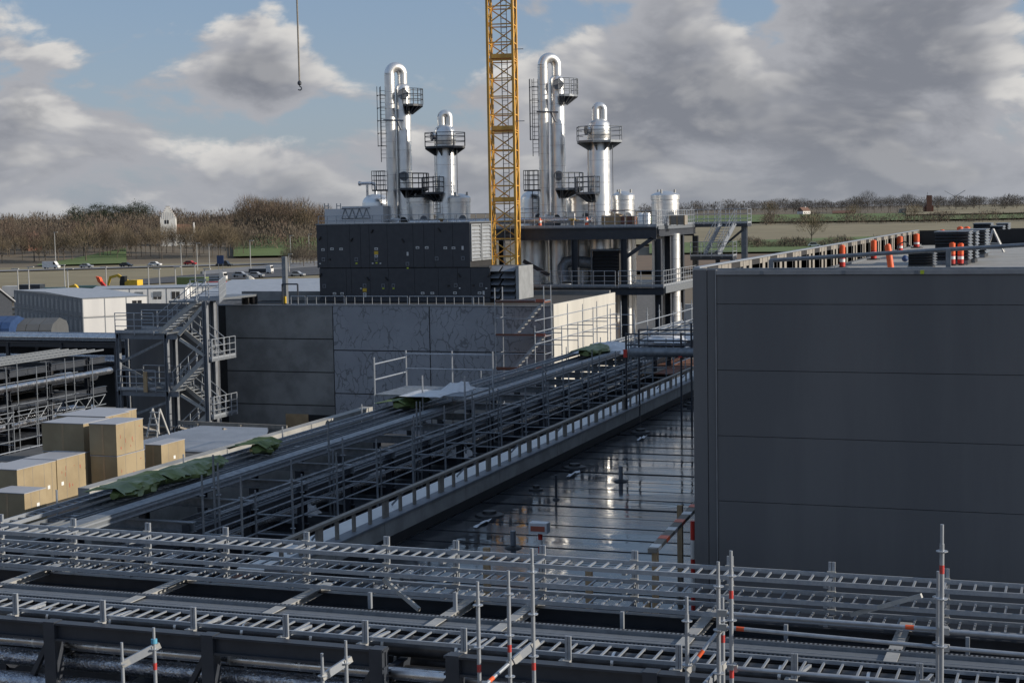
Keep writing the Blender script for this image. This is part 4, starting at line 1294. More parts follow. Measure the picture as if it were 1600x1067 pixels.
def short_column(name, label, px, ytop_bend, ytop_v, yplat, Y, rpx, sm='steel_dark'):
    t = thing(name, label, 'column', at(px, 335, Y=Y))
    s = at(px, 335, Y=Y).length / FPX
    p = at(px, 335, Y=Y)
    r = rpx * s
    zv = at(px, ytop_v, Y=Y).z
    v = MB().lathe((p.x, p.y, 0), vessel_profile(r, PZ - 7, zv - 0.45, 0.45), 30).build('vessel', 'stainless', t, True)
    bands(r, PZ, zv - 0.5, 1.6, (p.x, p.y, 0), v)
    zf = at(px, yplat, Y=Y).z
    # wider head above the platform
    MB().lathe((p.x, p.y, 0), [(r * 1.02, zf + 0.1), (r * 1.08, zf + 0.3), (r * 1.08, zv - 0.6), (r * 0.95, zv - 0.3), (r * 0.5, zv - 0.02), (0.05, zv + 0.02)], 30).build('head', 'stainless', t, True)
    zt = at(px, ytop_bend, Y=Y).z
    pr = 6.2 * s
    br = 5.2 * s
    MB().path([(p.x - br, p.y, zv - 0.2)] + ubend((p.x - br, p.y, zt - br - pr), (p.x + br, p.y + 0.25, zt - br - pr), pr) + [(p.x + br, p.y + 0.25, zv - 0.3)], pr, 16).build('u_bend', 'stainless', t, True)
    oct_platform(t, (p.x, p.y, zf), 1.62 * rpx / 15.5, sm, 0, 360, 1.0, r * 0.95)
    manhole(t, (p.x - r * 0.75, p.y - r * 0.6, zf + 0.75), (-0.8, -0.7, 0), 0.42)
    MB().tube((p.x + r + 0.28, p.y - 0.2, PZ + 2), (p.x + r + 0.28, p.y - 0.2, zf), 0.03, 6).build('conduit', 'steel_grey', t)
    MB().tube((p.x - r - 0.1, p.y + 0.3, PZ), (p.x - r - 0.1, p.y + 0.3, zf + 0.3), 0.16, 10).build('side_pipe', 'stainless', t, True)
    # low platform and ladder on the left
    zm = at(px, 300, Y=Y).z
    oct_platform(t, (p.x - 0.3, p.y - 0.2, zm), 1.45, sm, 170, 300, 1.1, 0.6)
    cage_ladder(t, p.x - 0.35, p.y - r - 0.25, PZ, zm + 1.2, w=0.5)
    return t
short_column('process_column', 'shorter shiny column with round railed platform, left of the crane', 697.5, 172, 195, 229, PY + 2.6, 15.5)
short_column('process_column', 'shorter shiny column with round railed platform, right of the crane', 938, 160, 186, 220, PY + 2.6, 16.3, 'galv_dull')

def tank(label, px0, px1, ytop, Y, zb, lid=True, name='steel_tank'):
    pc = (px0 + px1) / 2
    p = at(pc, ytop + 25, Y=Y)
    s = p.length / FPX
    r = (px1 - px0) / 2 * s / 1.06
    zt = at(pc, ytop, Y=Y).z
    t = thing(name, label, 'tank', (p.x, Y, zb), 'steel tanks on the process platform')
    if lid:
        b = MB().lathe((p.x, Y, 0), [(r, zb), (r, zt - 1.05)], 32).build('shell', 'stainless', t, True)
        MB().lathe((p.x, Y, zt - 1.05), [(r * 1.03, 0), (r * 1.03, 0.14), (r * 0.99, 0.16), (r * 0.99, 0.36), (r * 1.06, 0.38), (r * 1.06, 0.7), (r * 0.97, 0.78), (r * 0.5, 0.97), (0.03, 1.02)], 32).build('lid', 'stainless', t, True)
        for a in (20, 150, 260):
            MB().tube((p.x + r * 0.7 * math.cos(R(a)), Y + r * 0.7 * math.sin(R(a)), zt - 0.3), (p.x + r * 0.7 * math.cos(R(a)), Y + r * 0.7 * math.sin(R(a)), zt + 0.08), 0.08, 8).build('nozzle', 'galv_pale', t)
    else:
        MB().lathe((p.x, Y, 0), vessel_profile(r, zb, zt - 0.75, 0.75), 36).build('shell', 'stainless', t, True)
        MB().lathe((p.x, Y, zt - 1.45), [(r * 1.0, 0), (r * 1.015, 0.02), (r * 1.015, 0.08), (r * 1.0, 0.1)], 36).build('seam_band', 'cladding', t, True)
    manhole(t, (p.x + r * 0.55, Y - r * 0.82, PZ + 0.75), (0.6, -1, 0), 0.33)
    return t
d = tank('domed steel tank with a bent vent pipe beside the wrapped scaffold', 565, 611, 303, PY + 4, PZ - 7, False)
p = at(578, 300, Y=PY + 4)
q0, q1, q2 = at(574, 300, Y=PY + 4), at(587, 300, Y=PY + 4), at(562, 287, Y=PY + 4)
mb = MB().path([(q1.x, PY + 4, q1.z - 0.4), (q1.x, PY + 4, q2.z - 0.25), (q1.x - 0.1, PY + 4, q2.z - 0.06), (q1.x - 0.3, PY + 4, q2.z), (q2.x, PY + 4, q2.z)], 0.12, 10)
mb.tube((q0.x, PY + 4, q0.z - 0.4), (q0.x, PY + 4, q2.z), 0.10, 10).tube((q2.x - 0.06, PY + 4, q2.z), (q2.x + 0.1, PY + 4, q2.z), 0.18, 12)
mb.build('vent_pipe', 'cladding', d, True)
tank('lidded steel tank with a dark slot door, left of the short column', 636, 678, 302, PY + 3, PZ - 7)
tank('small lidded steel tank just left of the crane mast', 700, 736, 302, PY + 2.2, PZ - 7)
tank('domed steel tank directly right of the crane mast', 812, 857, 297, PY + 4, PZ - 7, False)
tank('wide lidded steel tank between the tall and short right columns', 884, 931, 299, PY + 4.5, PZ - 7)
tank('narrow lidded steel tank right of the short right column', 956, 992, 298, PY + 4, PZ - 9)
tank('rightmost lidded steel tank standing alone on the platform', 1017, 1062, 298, PY + 8, PZ - 9)
for px, w, ztop, lab in ((832, 22, 372, 'shaded steel vessel hanging under the deck beside the crane mast'), (866, 16, 376, 'slim steel vessel under the deck behind the bent duct'),
                         (985, 18, 372, 'bright steel vessel reaching down between two dark columns'), (1053, 20, 372, 'striped bright steel vessel behind the right frame columns')):
    p = at(px, 400, Y=PY + 5)
    s = p.length / FPX
    t = thing('hanging_vessel', lab, 'vessel', (p.x, PY + 5, -12), 'vessels under the process platform')
    MB().lathe((p.x, PY + 5, 0), [(w / 2 * s, -12), (w / 2 * s, PZ - 0.6)], 24).build('shell', 'stainless', t, True)
    bands(w / 2 * s, -12, PZ - 0.7, 1.4, (p.x, PY + 5, 0), t)
# bent duct and dark filter box on the lower deck
t = thing('bent_duct', 'fat grey duct bending down on the lower deck left of the dark box', 'duct', at(880, 440, Y=PY + 1.5))
a, b, c, e = at(930, 412, Y=PY + 2), at(895, 408, Y=PY + 2), at(880, 425, Y=PY + 1.6), at(884, 443, Y=PY + 1.2)
MB().path([a, a.lerp(b, 0.5), b, b.lerp(c, 0.35) + V((-0.25, 0, 0.2)), b.lerp(c, 0.7) + V((-0.25, 0, 0.12)), c, e], 0.42, 16).build('duct_tube', 'galv_dull', t, True)
MB().lathe(e - V((0, 0, 0.1)), [(0.42, 0), (0.55, 0.01), (0.55, 0.1), (0.42, 0.12)], 16).build('flange', 'galv', t, True)
t = thing('filter_box', 'tall dark louvred box standing on the lower deck', 'box', at(948, 447, Y=PY + 1.5))
p0, p1 = at(926, 392, Y=PY + 1.5), at(968, 447, Y=PY + 1.5)
MB().bb(p0.x, p1.x, PY + 1.5, PY + 4.0, PZ2, p0.z).build('casing', 'black_matt', t)
MB().bb(p0.x - 0.08, p1.x + 0.05, PY + 1.4, PY + 4.1, p0.z, p0.z + 0.12).bb(p0.x - 0.12, p0.x - 0.02, PY + 1.4, PY + 1.5, PZ2, p0.z).build('frame', 'galv_dull', t)
for k in range(9):
    z = PZ2 + 0.2 + k * (p0.z - PZ2 - 0.3) / 9
    MB().prism([(p0.x + 0.06, PY + 1.495, z), (p0.x + 0.06, PY + 1.43, z - 0.06), (p0.x + 0.06, PY + 1.495, z + 0.02)], (p1.x - p0.x - 0.12, 0, 0)).build('louvre_blade', 'louvre', t)

# things standing on the upper deck by the railing
def crate(label, px0, px1, py0, py1, Y, m, name='timber_crate', cat='crate'):
    a, b = at(px0, py0, Y=Y), at(px1, py1, Y=Y)
    t = thing(name, label, cat, ((a.x + b.x) / 2, Y, PZ))
    MB().bb(a.x, b.x, Y, Y + 0.9, PZ + 0.06, a.z).build('body', m, t)
    for f in (0.03, 0.5, 0.97):
        x = a.x + (b.x - a.x) * f
        MB().bb(x - 0.045, x + 0.045, Y - 0.03, Y - 0.003, PZ, a.z).build('batten', 'timber', t)
    return t
crate('brown plywood crate behind the platform railing', 940, 967, 337, 354, PY + 0.7, 'plywood')
crate('dark crate under loose timber on the platform', 968, 990, 338, 354, PY + 0.7, 'plank')
crate('pale timber pallet box on the platform near its right corner', 1046, 1070, 337, 351, PY + 2.4, 'timber_grey')
t = thing('scrap_timber', 'untidy heap of sawn boards on a crate beside the short right column', 'timber pile', at(965, 338, Y=PY + 1.0))
rn = random.Random(5)
for k in range(9):
    a = at(950 + rn.uniform(0, 14), 337 - rn.uniform(0, 9), Y=PY + 1.0 + rn.uniform(-0.2, 0.3))
    MB().bar(a, a + V((rn.uniform(0.5, 1.1), rn.uniform(-0.2, 0.2), rn.uniform(-0.12, 0.12))), 0.12, 0.04).build('board', 'timber' if k % 3 else 'plank', t)
for px, lab in ((894, 'white site floodlight on a timber post behind the platform railing'), (690, 'white site floodlight above the air handling unit')):
    p = at(px, 352, Y=PY + 0.3)
    t = thing('flood_light', lab, 'light', (p.x, PY + 0.3, PZ), 'site floodlights')
    h = at(px, 335, Y=PY + 0.3).z
    MB().bb(p.x - 0.1, p.x + 0.1, PY + 0.25, PY + 0.35, PZ, h - 0.4).build('post', 'timber', t)
    MB().bb(p.x - 0.2, p.x + 0.22, PY + 0.1, PY + 0.34, h - 0.3, h + 0.06).build('lamp_head', 'white', t)
    MB().bb(p.x - 0.21, p.x + 0.23, PY + 0.08, PY + 0.36, h - 0.4, h - 0.32).build('bracket', 'yellow', t)
for px, lab in ((905, 'small steel cylinder drum on the platform edge by the crate'), (1001, 'small steel drum behind the railing near the platform corner'), (1011, 'second small steel drum nearest the platform corner')):
    p = at(px, 345, Y=PY + 0.8)
    if px == 905:
        continue
    MB().lathe((p.x, PY + 0.8, PZ), [(0.26, 0), (0.26, 0.9), (0.22, 0.95), (0.02, 0.97)], 16).build('steel_drum', 'stainless', None, True, label=lab, cat='drum', group='drums on the platform')
for px, lab in ((844, 'orange traffic cone on the platform beside the crane mast'), (917, 'orange traffic cone between crate and floodlight')):
    p = at(px, 353, Y=PY + 0.6)
    t = thing('traffic_cone', lab, 'cone', (p.x, PY + 0.6, PZ), 'cones on the platform')
    MB().box((p.x, PY + 0.6, PZ + 0.03), (0.4, 0.4, 0.05)).build('base', 'orange', t)
    MB().lathe((p.x, PY + 0.6, PZ + 0.05), [(0.16, 0), (0.04, 0.7)], 12).build('body', 'orange', t, True)
    MB().lathe((p.x, PY + 0.6, PZ + 0.32), [(0.118, 0), (0.085, 0.2)], 12).build('sleeve', 'white', t, True)
# wrapped scaffold boxes on the left end
t = thing('wrapped_scaffold', 'scaffold box wrapped in white film on the left end of the platform', 'scaffold', at(540, 345, Y=PY + 1))
a, b, c = at(507, 327, Y=PY + 1), at(536, 346, Y=PY + 1), at(580, 322, Y=PY + 1)
e = at(600, 322, Y=PY + 1)
MB().bb(a.x, b.x, PY + 1, PY + 3, PZ, a.z).build('film_wrap', 'film', t)
MB().bb(b.x + 0.02, e.x, PY + 0.8, PY + 3.5, PZ, c.z).build('film_wrap', 'film', t)
for px in (507, 513, 526, 532):
    p = at(px, 318, Y=PY + 1.1)
    MB().tube((p.x, PY + 1.1, a.z), (p.x, PY + 1.1, p.z), 0.035, 6).build('standard', 'galv_pale', t)
for pa, pb in ((507, 513), (526, 532)):
    MB().tube(at(pa, 322, Y=PY + 1.1), at(pb, 322, Y=PY + 1.1), 0.03, 6).build('transom', 'galv_pale', t)
tr = MB()
zz0, zz1 = PZ + 0.9, c.z - 0.15
n = 4
for k in range(n):
    xa = b.x + (c.x - b.x) * k / n
    xb = b.x + (c.x - b.x) * (k + 1) / n
    tr.tube((xa, PY + 0.77, zz0), ((xa + xb) / 2, PY + 0.77, zz1), 0.03, 5).tube(((xa + xb) / 2, PY + 0.77, zz1), (xb, PY + 0.77, zz0), 0.03, 5)
tr.tube((b.x, PY + 0.77, zz0), (c.x, PY + 0.77, zz0), 0.03, 5).tube((b.x, PY + 0.77, zz1), (c.x, PY + 0.77, zz1), 0.03, 5)
tr.build('lattice_girder', 'galv_dull', t)

# ================================================================ tower crane
def crane():
    p = at(790.5, 430, Y=107.3)
    w = 1.8
    t = thing('tower_crane', 'yellow lattice tower crane mast rising behind the concrete building', 'crane', (p.x, p.y, GZ))
    rz = R(12)
    def L(x, y, z):
        return (p.x + x * math.cos(rz) - y * math.sin(rz), p.y + x * math.sin(rz) + y * math.cos(rz), z)
    h = w / 2
    cs = [(-h, -h), (h, -h), (h, h), (-h, h)]
    z0, z1 = GZ, 24.0
    for x, y in cs:
        MB().bar(L(x, y, z0), L(x, y, z1), 0.17, 0.17, (1, 0, 0)).build('chord', 'crane', t)
    step = 1.26
    n = int((z1 - z0) / step)
    strut = {}
    for k in range(n):
        za = z0 + k * step
        mb = MB()
        for i in range(4):
            a, b = cs[i], cs[(i + 1) % 4]
            mb.bar(L(a[0], a[1], za), L(b[0], b[1], za), 0.075, 0.075)
            if (k + i) % 2:
                a, b = b, a
            mb.bar(L(a[0], a[1], za), L(b[0], b[1], za + step), 0.08, 0.08)
        mb.build('lattice_bay', 'crane', t)
    for k in (2, 6, 10, 14, 18, 22, 26, 30):
        zp = z0 + k * step * 1.0
        o = MB().box(L(0.1, 0, zp + 0.15), (w * 0.95, w * 0.9, 0.06), rz).build('rest_platform', 'crane', t)
        MB().box(L(0.1, -h - 0.02, zp + 0.3), (w * 0.8, 0.06, 0.3), rz).build('toe_board', 'crane', o)
    lad = MB()
    for s in (-0.2, 0.2):
        lad.bar(L(s + 0.15, 0.1, z0), L(s + 0.15, 0.1, z1), 0.05, 0.05, (1, 0, 0))
    z = z0
    while z < z1:
        lad.bar(L(-0.05, 0.1, z), L(0.35, 0.1, z), 0.03, 0.03)
        z += 0.32
    lad.build('ladder', 'galv_dull', t)
    for z in (at(820, 78, Y=107.3).z, at(820, 190, Y=107.3).z):
        MB().bar(L(h, -h, z), L(h + 0.75, -h, z), 0.05, 0.05).build('outrigger', 'steel_grey', t)
crane()
# hook on its rope, high on the left
p0, p1 = at(466, -60, d=100), at(468, 132, d=100)
t = thing('crane_hook', 'small crane hook hanging on a long thin rope against the sky', 'hook', p1)
MB().tube((p1.x, p1.y, p1.z + 0.2), (p1.x - 0.02, p1.y, p0.z), 0.055, 6).build('rope', 'timber_grey', t)
MB().lathe((p1.x, p1.y, p1.z), [(0.06, 0.22), (0.13, 0.12), (0.13, 0.0), (0.07, -0.06)][::-1], 10).build('swivel', 'steel_dark', t)
MB().path([(p1.x, p1.y, p1.z - 0.05), (p1.x + 0.02, p1.y, p1.z - 0.14), (p1.x + 0.12, p1.y, p1.z - 0.2), (p1.x + 0.14, p1.y, p1.z - 0.3), (p1.x + 0.04, p1.y, p1.z - 0.38), (p1.x - 0.1, p1.y, p1.z - 0.34)], 0.04, 6).build('hook_bow', 'steel_dark', t)
# ================================================================ air handling unit on the concrete roof
AY = 86.0
def ahu():
    def zx(x, y, Y=AY):            # coordinates read in an enlarged view of the photograph
        return at(480 + x / 4.447, 240 + y / 4.447, Y=Y)
    xl, xr = zx(65, 600).x, zx(1130, 600).x
    zt, zm, zb = zx(600, 488).z, zx(600, 792).z, CZ + 0.05
    xr2 = zx(1268, 900).x
    t = thing('air_handling_unit', 'big two level anthracite air handling unit with many small white plates', 'air handler', (xl, AY, CZ))
    L = 3.5
    MB().bb(xl + 0.03, xr - 0.03, AY + 0.05, AY + L, zm, zt - 0.03).build('core', 'black_matt', t)
    MB().bb(xl + 0.15, xr2 - 0.03, AY + 0.05, AY + L, zb, zm - 0.002).build('core', 'black_matt', t)
    def panels(xs, z0, z1):
        out = []
        for a, b in zip(xs, xs[1:]):
            out.append(MB().bb(zx(a, 600).x + 0.008, zx(b, 600).x - 0.008, AY, AY + 0.05, z0 + 0.01, z1 - 0.01).build('casing_panel', 'steel_dark', t))
        return out
    panels([65, 140, 295, 370, 430, 555, 735, 810, 885, 1010, 1130], zm, zt)
    panels([78, 265, 300, 430, 560, 740, 905, 1040, 1130, 1268], zb + 0.2, zm - 0.04)
    MB().bb(xl - 0.03, xr + 0.02, AY - 0.03, AY + L + 0.05, zt - 0.01, zt + 0.05).build('roof_sheet', 'galv_dull', t)
    MB().bb(xl + 0.1, xr2, AY - 0.02, AY + L, CZ, zb + 0.18).build('base_frame', 'steel_dark', t)
    for x, y in ((110, 668), (173, 663), (236, 664), (767, 654), (831, 654), (960, 656), (1017, 656), (190, 973), (243, 973), (803, 970), (870, 970), (1027, 968), (1198, 968), (480, 662), (480, 712), (400, 975), (400, 990)):
        p = zx(x, y)
        o = MB().bb(p.x - 0.11, p.x + 0.11, AY - 0.014, AY - 0.001, p.z - 0.07, p.z + 0.07).build('label_plate', 'offwhite', t)
        MB().bb(p.x - 0.06, p.x + 0.06, AY - 0.018, AY - 0.0145, p.z - 0.035, p.z + 0.02).build('print', 'black', o)
    for x, y in ((1080, 656), (698, 697), (1226, 968)):
        p = zx(x, y)
        MB().bb(p.x - 0.06, p.x + 0.06, AY - 0.014, AY - 0.001, p.z - 0.11, p.z + 0.11).build('label_plate', 'offwhite', t)
    for x, y in ((114, 736), (343, 735), (480, 735), (901, 730), (1083, 727), (698, 767), (120, 920), (400, 918), (529, 918), (600, 918), (1033, 915), (1210, 913)):
        p = zx(x, y)
        o = MB().bb(p.x - 0.11, p.x + 0.11, AY - 0.03, AY - 0.001, p.z - 0.11, p.z + 0.11).build('inspection_port', 'steel_grey', t)
        MB().bb(p.x - 0.07, p.x + 0.07, AY - 0.036, AY - 0.031, p.z - 0.07, p.z + 0.07).build('port_glass', 'steel_dark', o)
    for x, y in ((480, 690), (400, 948)):
        p = zx(x, y)
        MB().bb(p.x - 0.13, p.x + 0.13, AY - 0.012, AY - 0.001, p.z - 0.1, p.z + 0.1).build('warning_plate', 'yellow', t)
    for x, y in ((343, 763), (482, 760), (699, 796), (529, 937), (600, 937)):
        p = zx(x, y)
        MB().bb(p.x - 0.06, p.x + 0.06, AY - 0.012, AY - 0.001, p.z - 0.04, p.z + 0.04).build('sticker', 'lime', t)
    for x, y in ((455, 763), (509, 763), (90, 765), (374, 937), (1060, 935), (1245, 936)):
        p = zx(x, y)
        MB().bb(p.x - 0.05, p.x + 0.05, AY - 0.012, AY - 0.001, p.z - 0.03, p.z + 0.03).build('sticker', 'white', t)
    for x, y in ((157, 736), (982, 918), (1155, 915)):
        p = zx(x, y)
        MB().tube((p.x, AY - 0.06, p.z), (p.x, AY, p.z), 0.06, 10).build('gauge', 'black', t)
    for x, y, a in ((450, 540, 1), (920, 530, -1), (668, 605, -1), (307, 600, 1), (88, 590, 1), (425, 870, -1), (553, 870, -1), (1058, 845, -1), (93, 845, 1), (1262, 845, 1)):
        p = zx(x, y)
        MB().bar((p.x - 0.05 * a, AY - 0.05, p.z - 0.1), (p.x + 0.08 * a, AY - 0.05, p.z + 0.1), 0.08, 0.06).build('door_handle', 'black', t)
    # sunlit louvres in the upper end face
    zl0, zl1 = zx(1130, 748).z, zt - 0.08
    for k in range(2):
        ya, yb = AY + 0.12 + k * 1.7, AY + 0.12 + k * 1.7 + 1.6
        o = MB()
        for (y0, y1, z0, z1) in ((ya, ya + 0.1, zl0, zl1), (yb - 0.1, yb, zl0, zl1), (ya + 0.1, yb - 0.1, zl0, zl0 + 0.1), (ya + 0.1, yb - 0.1, zl1 - 0.1, zl1)):
            o.bb(xr - 0.03, xr + 0.06, y0, y1, z0, z1)
        o = o.build('louvre_frame', 'louvre_pale', t)
        nb = 9
        for q in range(nb):
            z = zl0 + 0.12 + q * (zl1 - zl0 - 0.24) / nb
            h = (zl1 - zl0 - 0.24) / nb
            MB().prism([(xr - 0.02, ya + 0.1, z + h), (xr + 0.05, ya + 0.1, z + 0.02), (xr + 0.04, ya + 0.1, z), (xr - 0.03, ya + 0.1, z + h - 0.02)], (0, yb - ya - 0.2, 0)).build('blade', 'louvre_pale', o)
    # intake hoods at the lower right
    for k, (x0, x1) in enumerate(((764, 784), (786, 808))):
        a, b = at(x0, 416, Y=AY + 0.5), at(x1, 468, Y=AY + 0.5)
        MB().bb(a.x, b.x, AY + 0.6, AY + 2.6, b.z, a.z).build('hood_body', 'steel_dark', t)
        for q in range(5):
            z1 = a.z - q * (a.z - b.z) / 5
            h = (a.z - b.z) / 5
            o = MB().prism([(a.x, AY + 0.6, z1), (a.x, AY + 0.05, z1 - h * 0.72), (a.x, AY + 0.05, z1 - h * 0.76), (a.x, AY + 0.6, z1 - 0.05)], (b.x - a.x, 0, 0)).build('hood_blade', 'steel_grey', t)
    MB().bb(at(806, 440, Y=AY).x - 0.02, at(809, 440, Y=AY).x + 0.05, AY + 0.05, AY + 2.6, at(800, 468, Y=AY).z, at(800, 416, Y=AY).z).build('hood_cheek', 'louvre_pale', t)
ahu()
def roof_barrier(px0, px1, label, gate=False):
    a, b = at(px0, 478, Y=CY + 0.35), at(px1, 478, Y=CY + 0.35)
    t = thing('roof_barrier', label, 'barrier', (a.x, CY + 0.35, CZ), 'barrier panels along the concrete roof edge')
    z0, z1 = CZ + 0.03, CZ + 0.52
    fr = MB()
    for p, q in (((a.x, z1), (b.x, z1)), ((a.x, z0 + 0.02), (b.x, z0 + 0.02)), ((a.x, z0), (a.x, z1)), ((b.x, z0), (b.x, z1))):
        fr.tube((p[0], CY + 0.35, p[1]), (q[0], CY + 0.35, q[1]), 0.022, 6)
    fr.build('frame', 'galv', t)
    n = max(2, int((b.x - a.x) / 0.5))
    bar = MB().tube((0, 0, 0), (0, 0, z1 - z0), 0.014, 5).mesh('bar', 'galv')
    for k in range(1, n):
        put(bar, 'bar', t, (a.x + (b.x - a.x) * k / n, CY + 0.35, z0))
for a, b, lab in ((455, 477, 'short galvanised barrier panel beside the square flue mast'), (480, 538, 'first barrier panel under the left end of the air handling unit'),
                  (541, 637, 'long middle barrier panel below the air handling unit'), (640, 738, 'long right barrier panel below the air handling unit'),
                  (740, 756, 'narrow barrier panel at the right end of the row')):
    roof_barrier(a, b, lab)
t = thing('flue_mast', 'square galvanised mast standing alone on the concrete roof left of the air handler', 'mast', at(445, 476, Y=CY + 1.5))
a, b = at(441, 401, Y=CY + 1.5), at(449, 476, Y=CY + 1.5)
MB().bb(a.x, b.x, CY + 1.4, CY + 1.68, CZ, a.z).build('shaft', 'galv_dull', t)
fr = MB()
q0, q1 = at(441, 444, Y=CY + 1.2), at(465, 444, Y=CY + 1.2)
for x in (q0.x, q1.x):
    fr.tube((x, CY + 1.2, CZ), (x, CY + 1.2, q0.z), 0.05, 6)
fr.tube(q0, q1, 0.05, 6)
fr.build('goal_post_frame', 'steel_dark', t)
MB().box((b.x - 0.1, CY + 1.3, CZ + 0.25), (0.25, 0.12, 0.4)).build('tag_plate', 'yellow', t)
for px, m, lab in ((384, 'black', 'black plastic barrel on the concrete roof beside the stair tower'), (393, 'black_matt', 'second black barrel right behind the first on the roof')):
    p = at(px, 476, Y=CY + 1.0)
    MB().lathe((p.x, CY + 1.0 + (px - 384) * 0.03, CZ), [(0.2, 0), (0.24, 0.1), (0.24, 0.5), (0.2, 0.6), (0.03, 0.62)], 14).build('plastic_barrel', m, None, True, label=lab, cat='barrel', group='barrels on the concrete roof')
p0, p1 = at(352, 460, Y=CY + 3), at(520, 475, Y=CY + 3)
MB().bb(p0.x, p1.x, CY + 5, CY + 5.3, CZ, CZ + 0.55).build('roof_upstand_wall', 'conc_dark', None, label='low concrete upstand on the roof behind the flue mast', cat='wall')

# ================================================================ scaffolding kit
def scaffold_tower(label, pxs, Y0, Y1, ztop, zbot, lifts, group=None, name='scaffold_tower', stair=True):
    """standards, ledgers, decks with red toe boards and a stair ladder, all as parts"""
    x0, x1 = pxs
    t = thing(name, label, 'scaffold', (x0, Y0, zbot), group)
    r = 0.03
    for x in (x0, x1):
        for y in (Y0, Y1):
            MB().tube((x, y, zbot), (x, y, ztop - 0.1 * (x == x0)), r, 6).build('standard', 'galv', t)
    z = zbot + 0.5
    while z < ztop:
        mb = MB()
        for y in (Y0, Y1):
            mb.tube((x0, y, z), (x1, y, z), r * 0.8, 5)
        for x in (x0, x1):
            mb.tube((x, Y0, z), (x, Y1, z), r * 0.8, 5)
        mb.build('ledger_ring', 'galv', t)
        z += 0.95
    for z in lifts:
        MB().bb(x0, x1, Y0 + 0.04, Y1 - 0.04, z - 0.05, z).build('deck_board', 'plank', t)
        MB().bb(x0, x1 - .5, Y0 - 0.02, Y0 + 0.01, z, z + 0.12).build('toe_board', 'plank', t)
        MB().bb(x1 - .45, x1 + .05, Y0 - 0.025, Y0 + 0.005, z, z + 0.16).build('toe_board', 'print_red', t)
    if stair:
        for a, b in zip(lifts, lifts[1:]):
            o = MB()
            for dy in (0.15, 0.6):
                o.bar((x1 - 0.1, Y0 + dy, a), (x0 + (x1 - x0) * 0.35, Y0 + dy, b), 0.04, 0.12)
            o = o.build('stair_ladder', 'galv', t)
            st = MB().box((0, 0, 0), (0.2, 0.45, 0.03)).mesh('tread', 'galv_pale')
            for k in range(1, 9):
                f = k / 9
                put(st, 'tread', o, (x1 - 0.1 + (x0 + (x1 - x0) * 0.35 - x1 + 0.1) * f, Y0 + 0.37, a + (b - a) * f))
    return t
xa, xb = at(773.7, 500, Y=80.2).x, at(850, 500, Y=80.2).x
scaffold_tower('galvanised scaffold stair tower with red toe boards against the concrete building', (xa, xb), 80.2, 81.4, at(840, 447, Y=80.2).z, -11.9,
               [at(800, 472, Y=80.2).z, at(800, 525, Y=80.2).z, at(800, 577, Y=80.2).z])

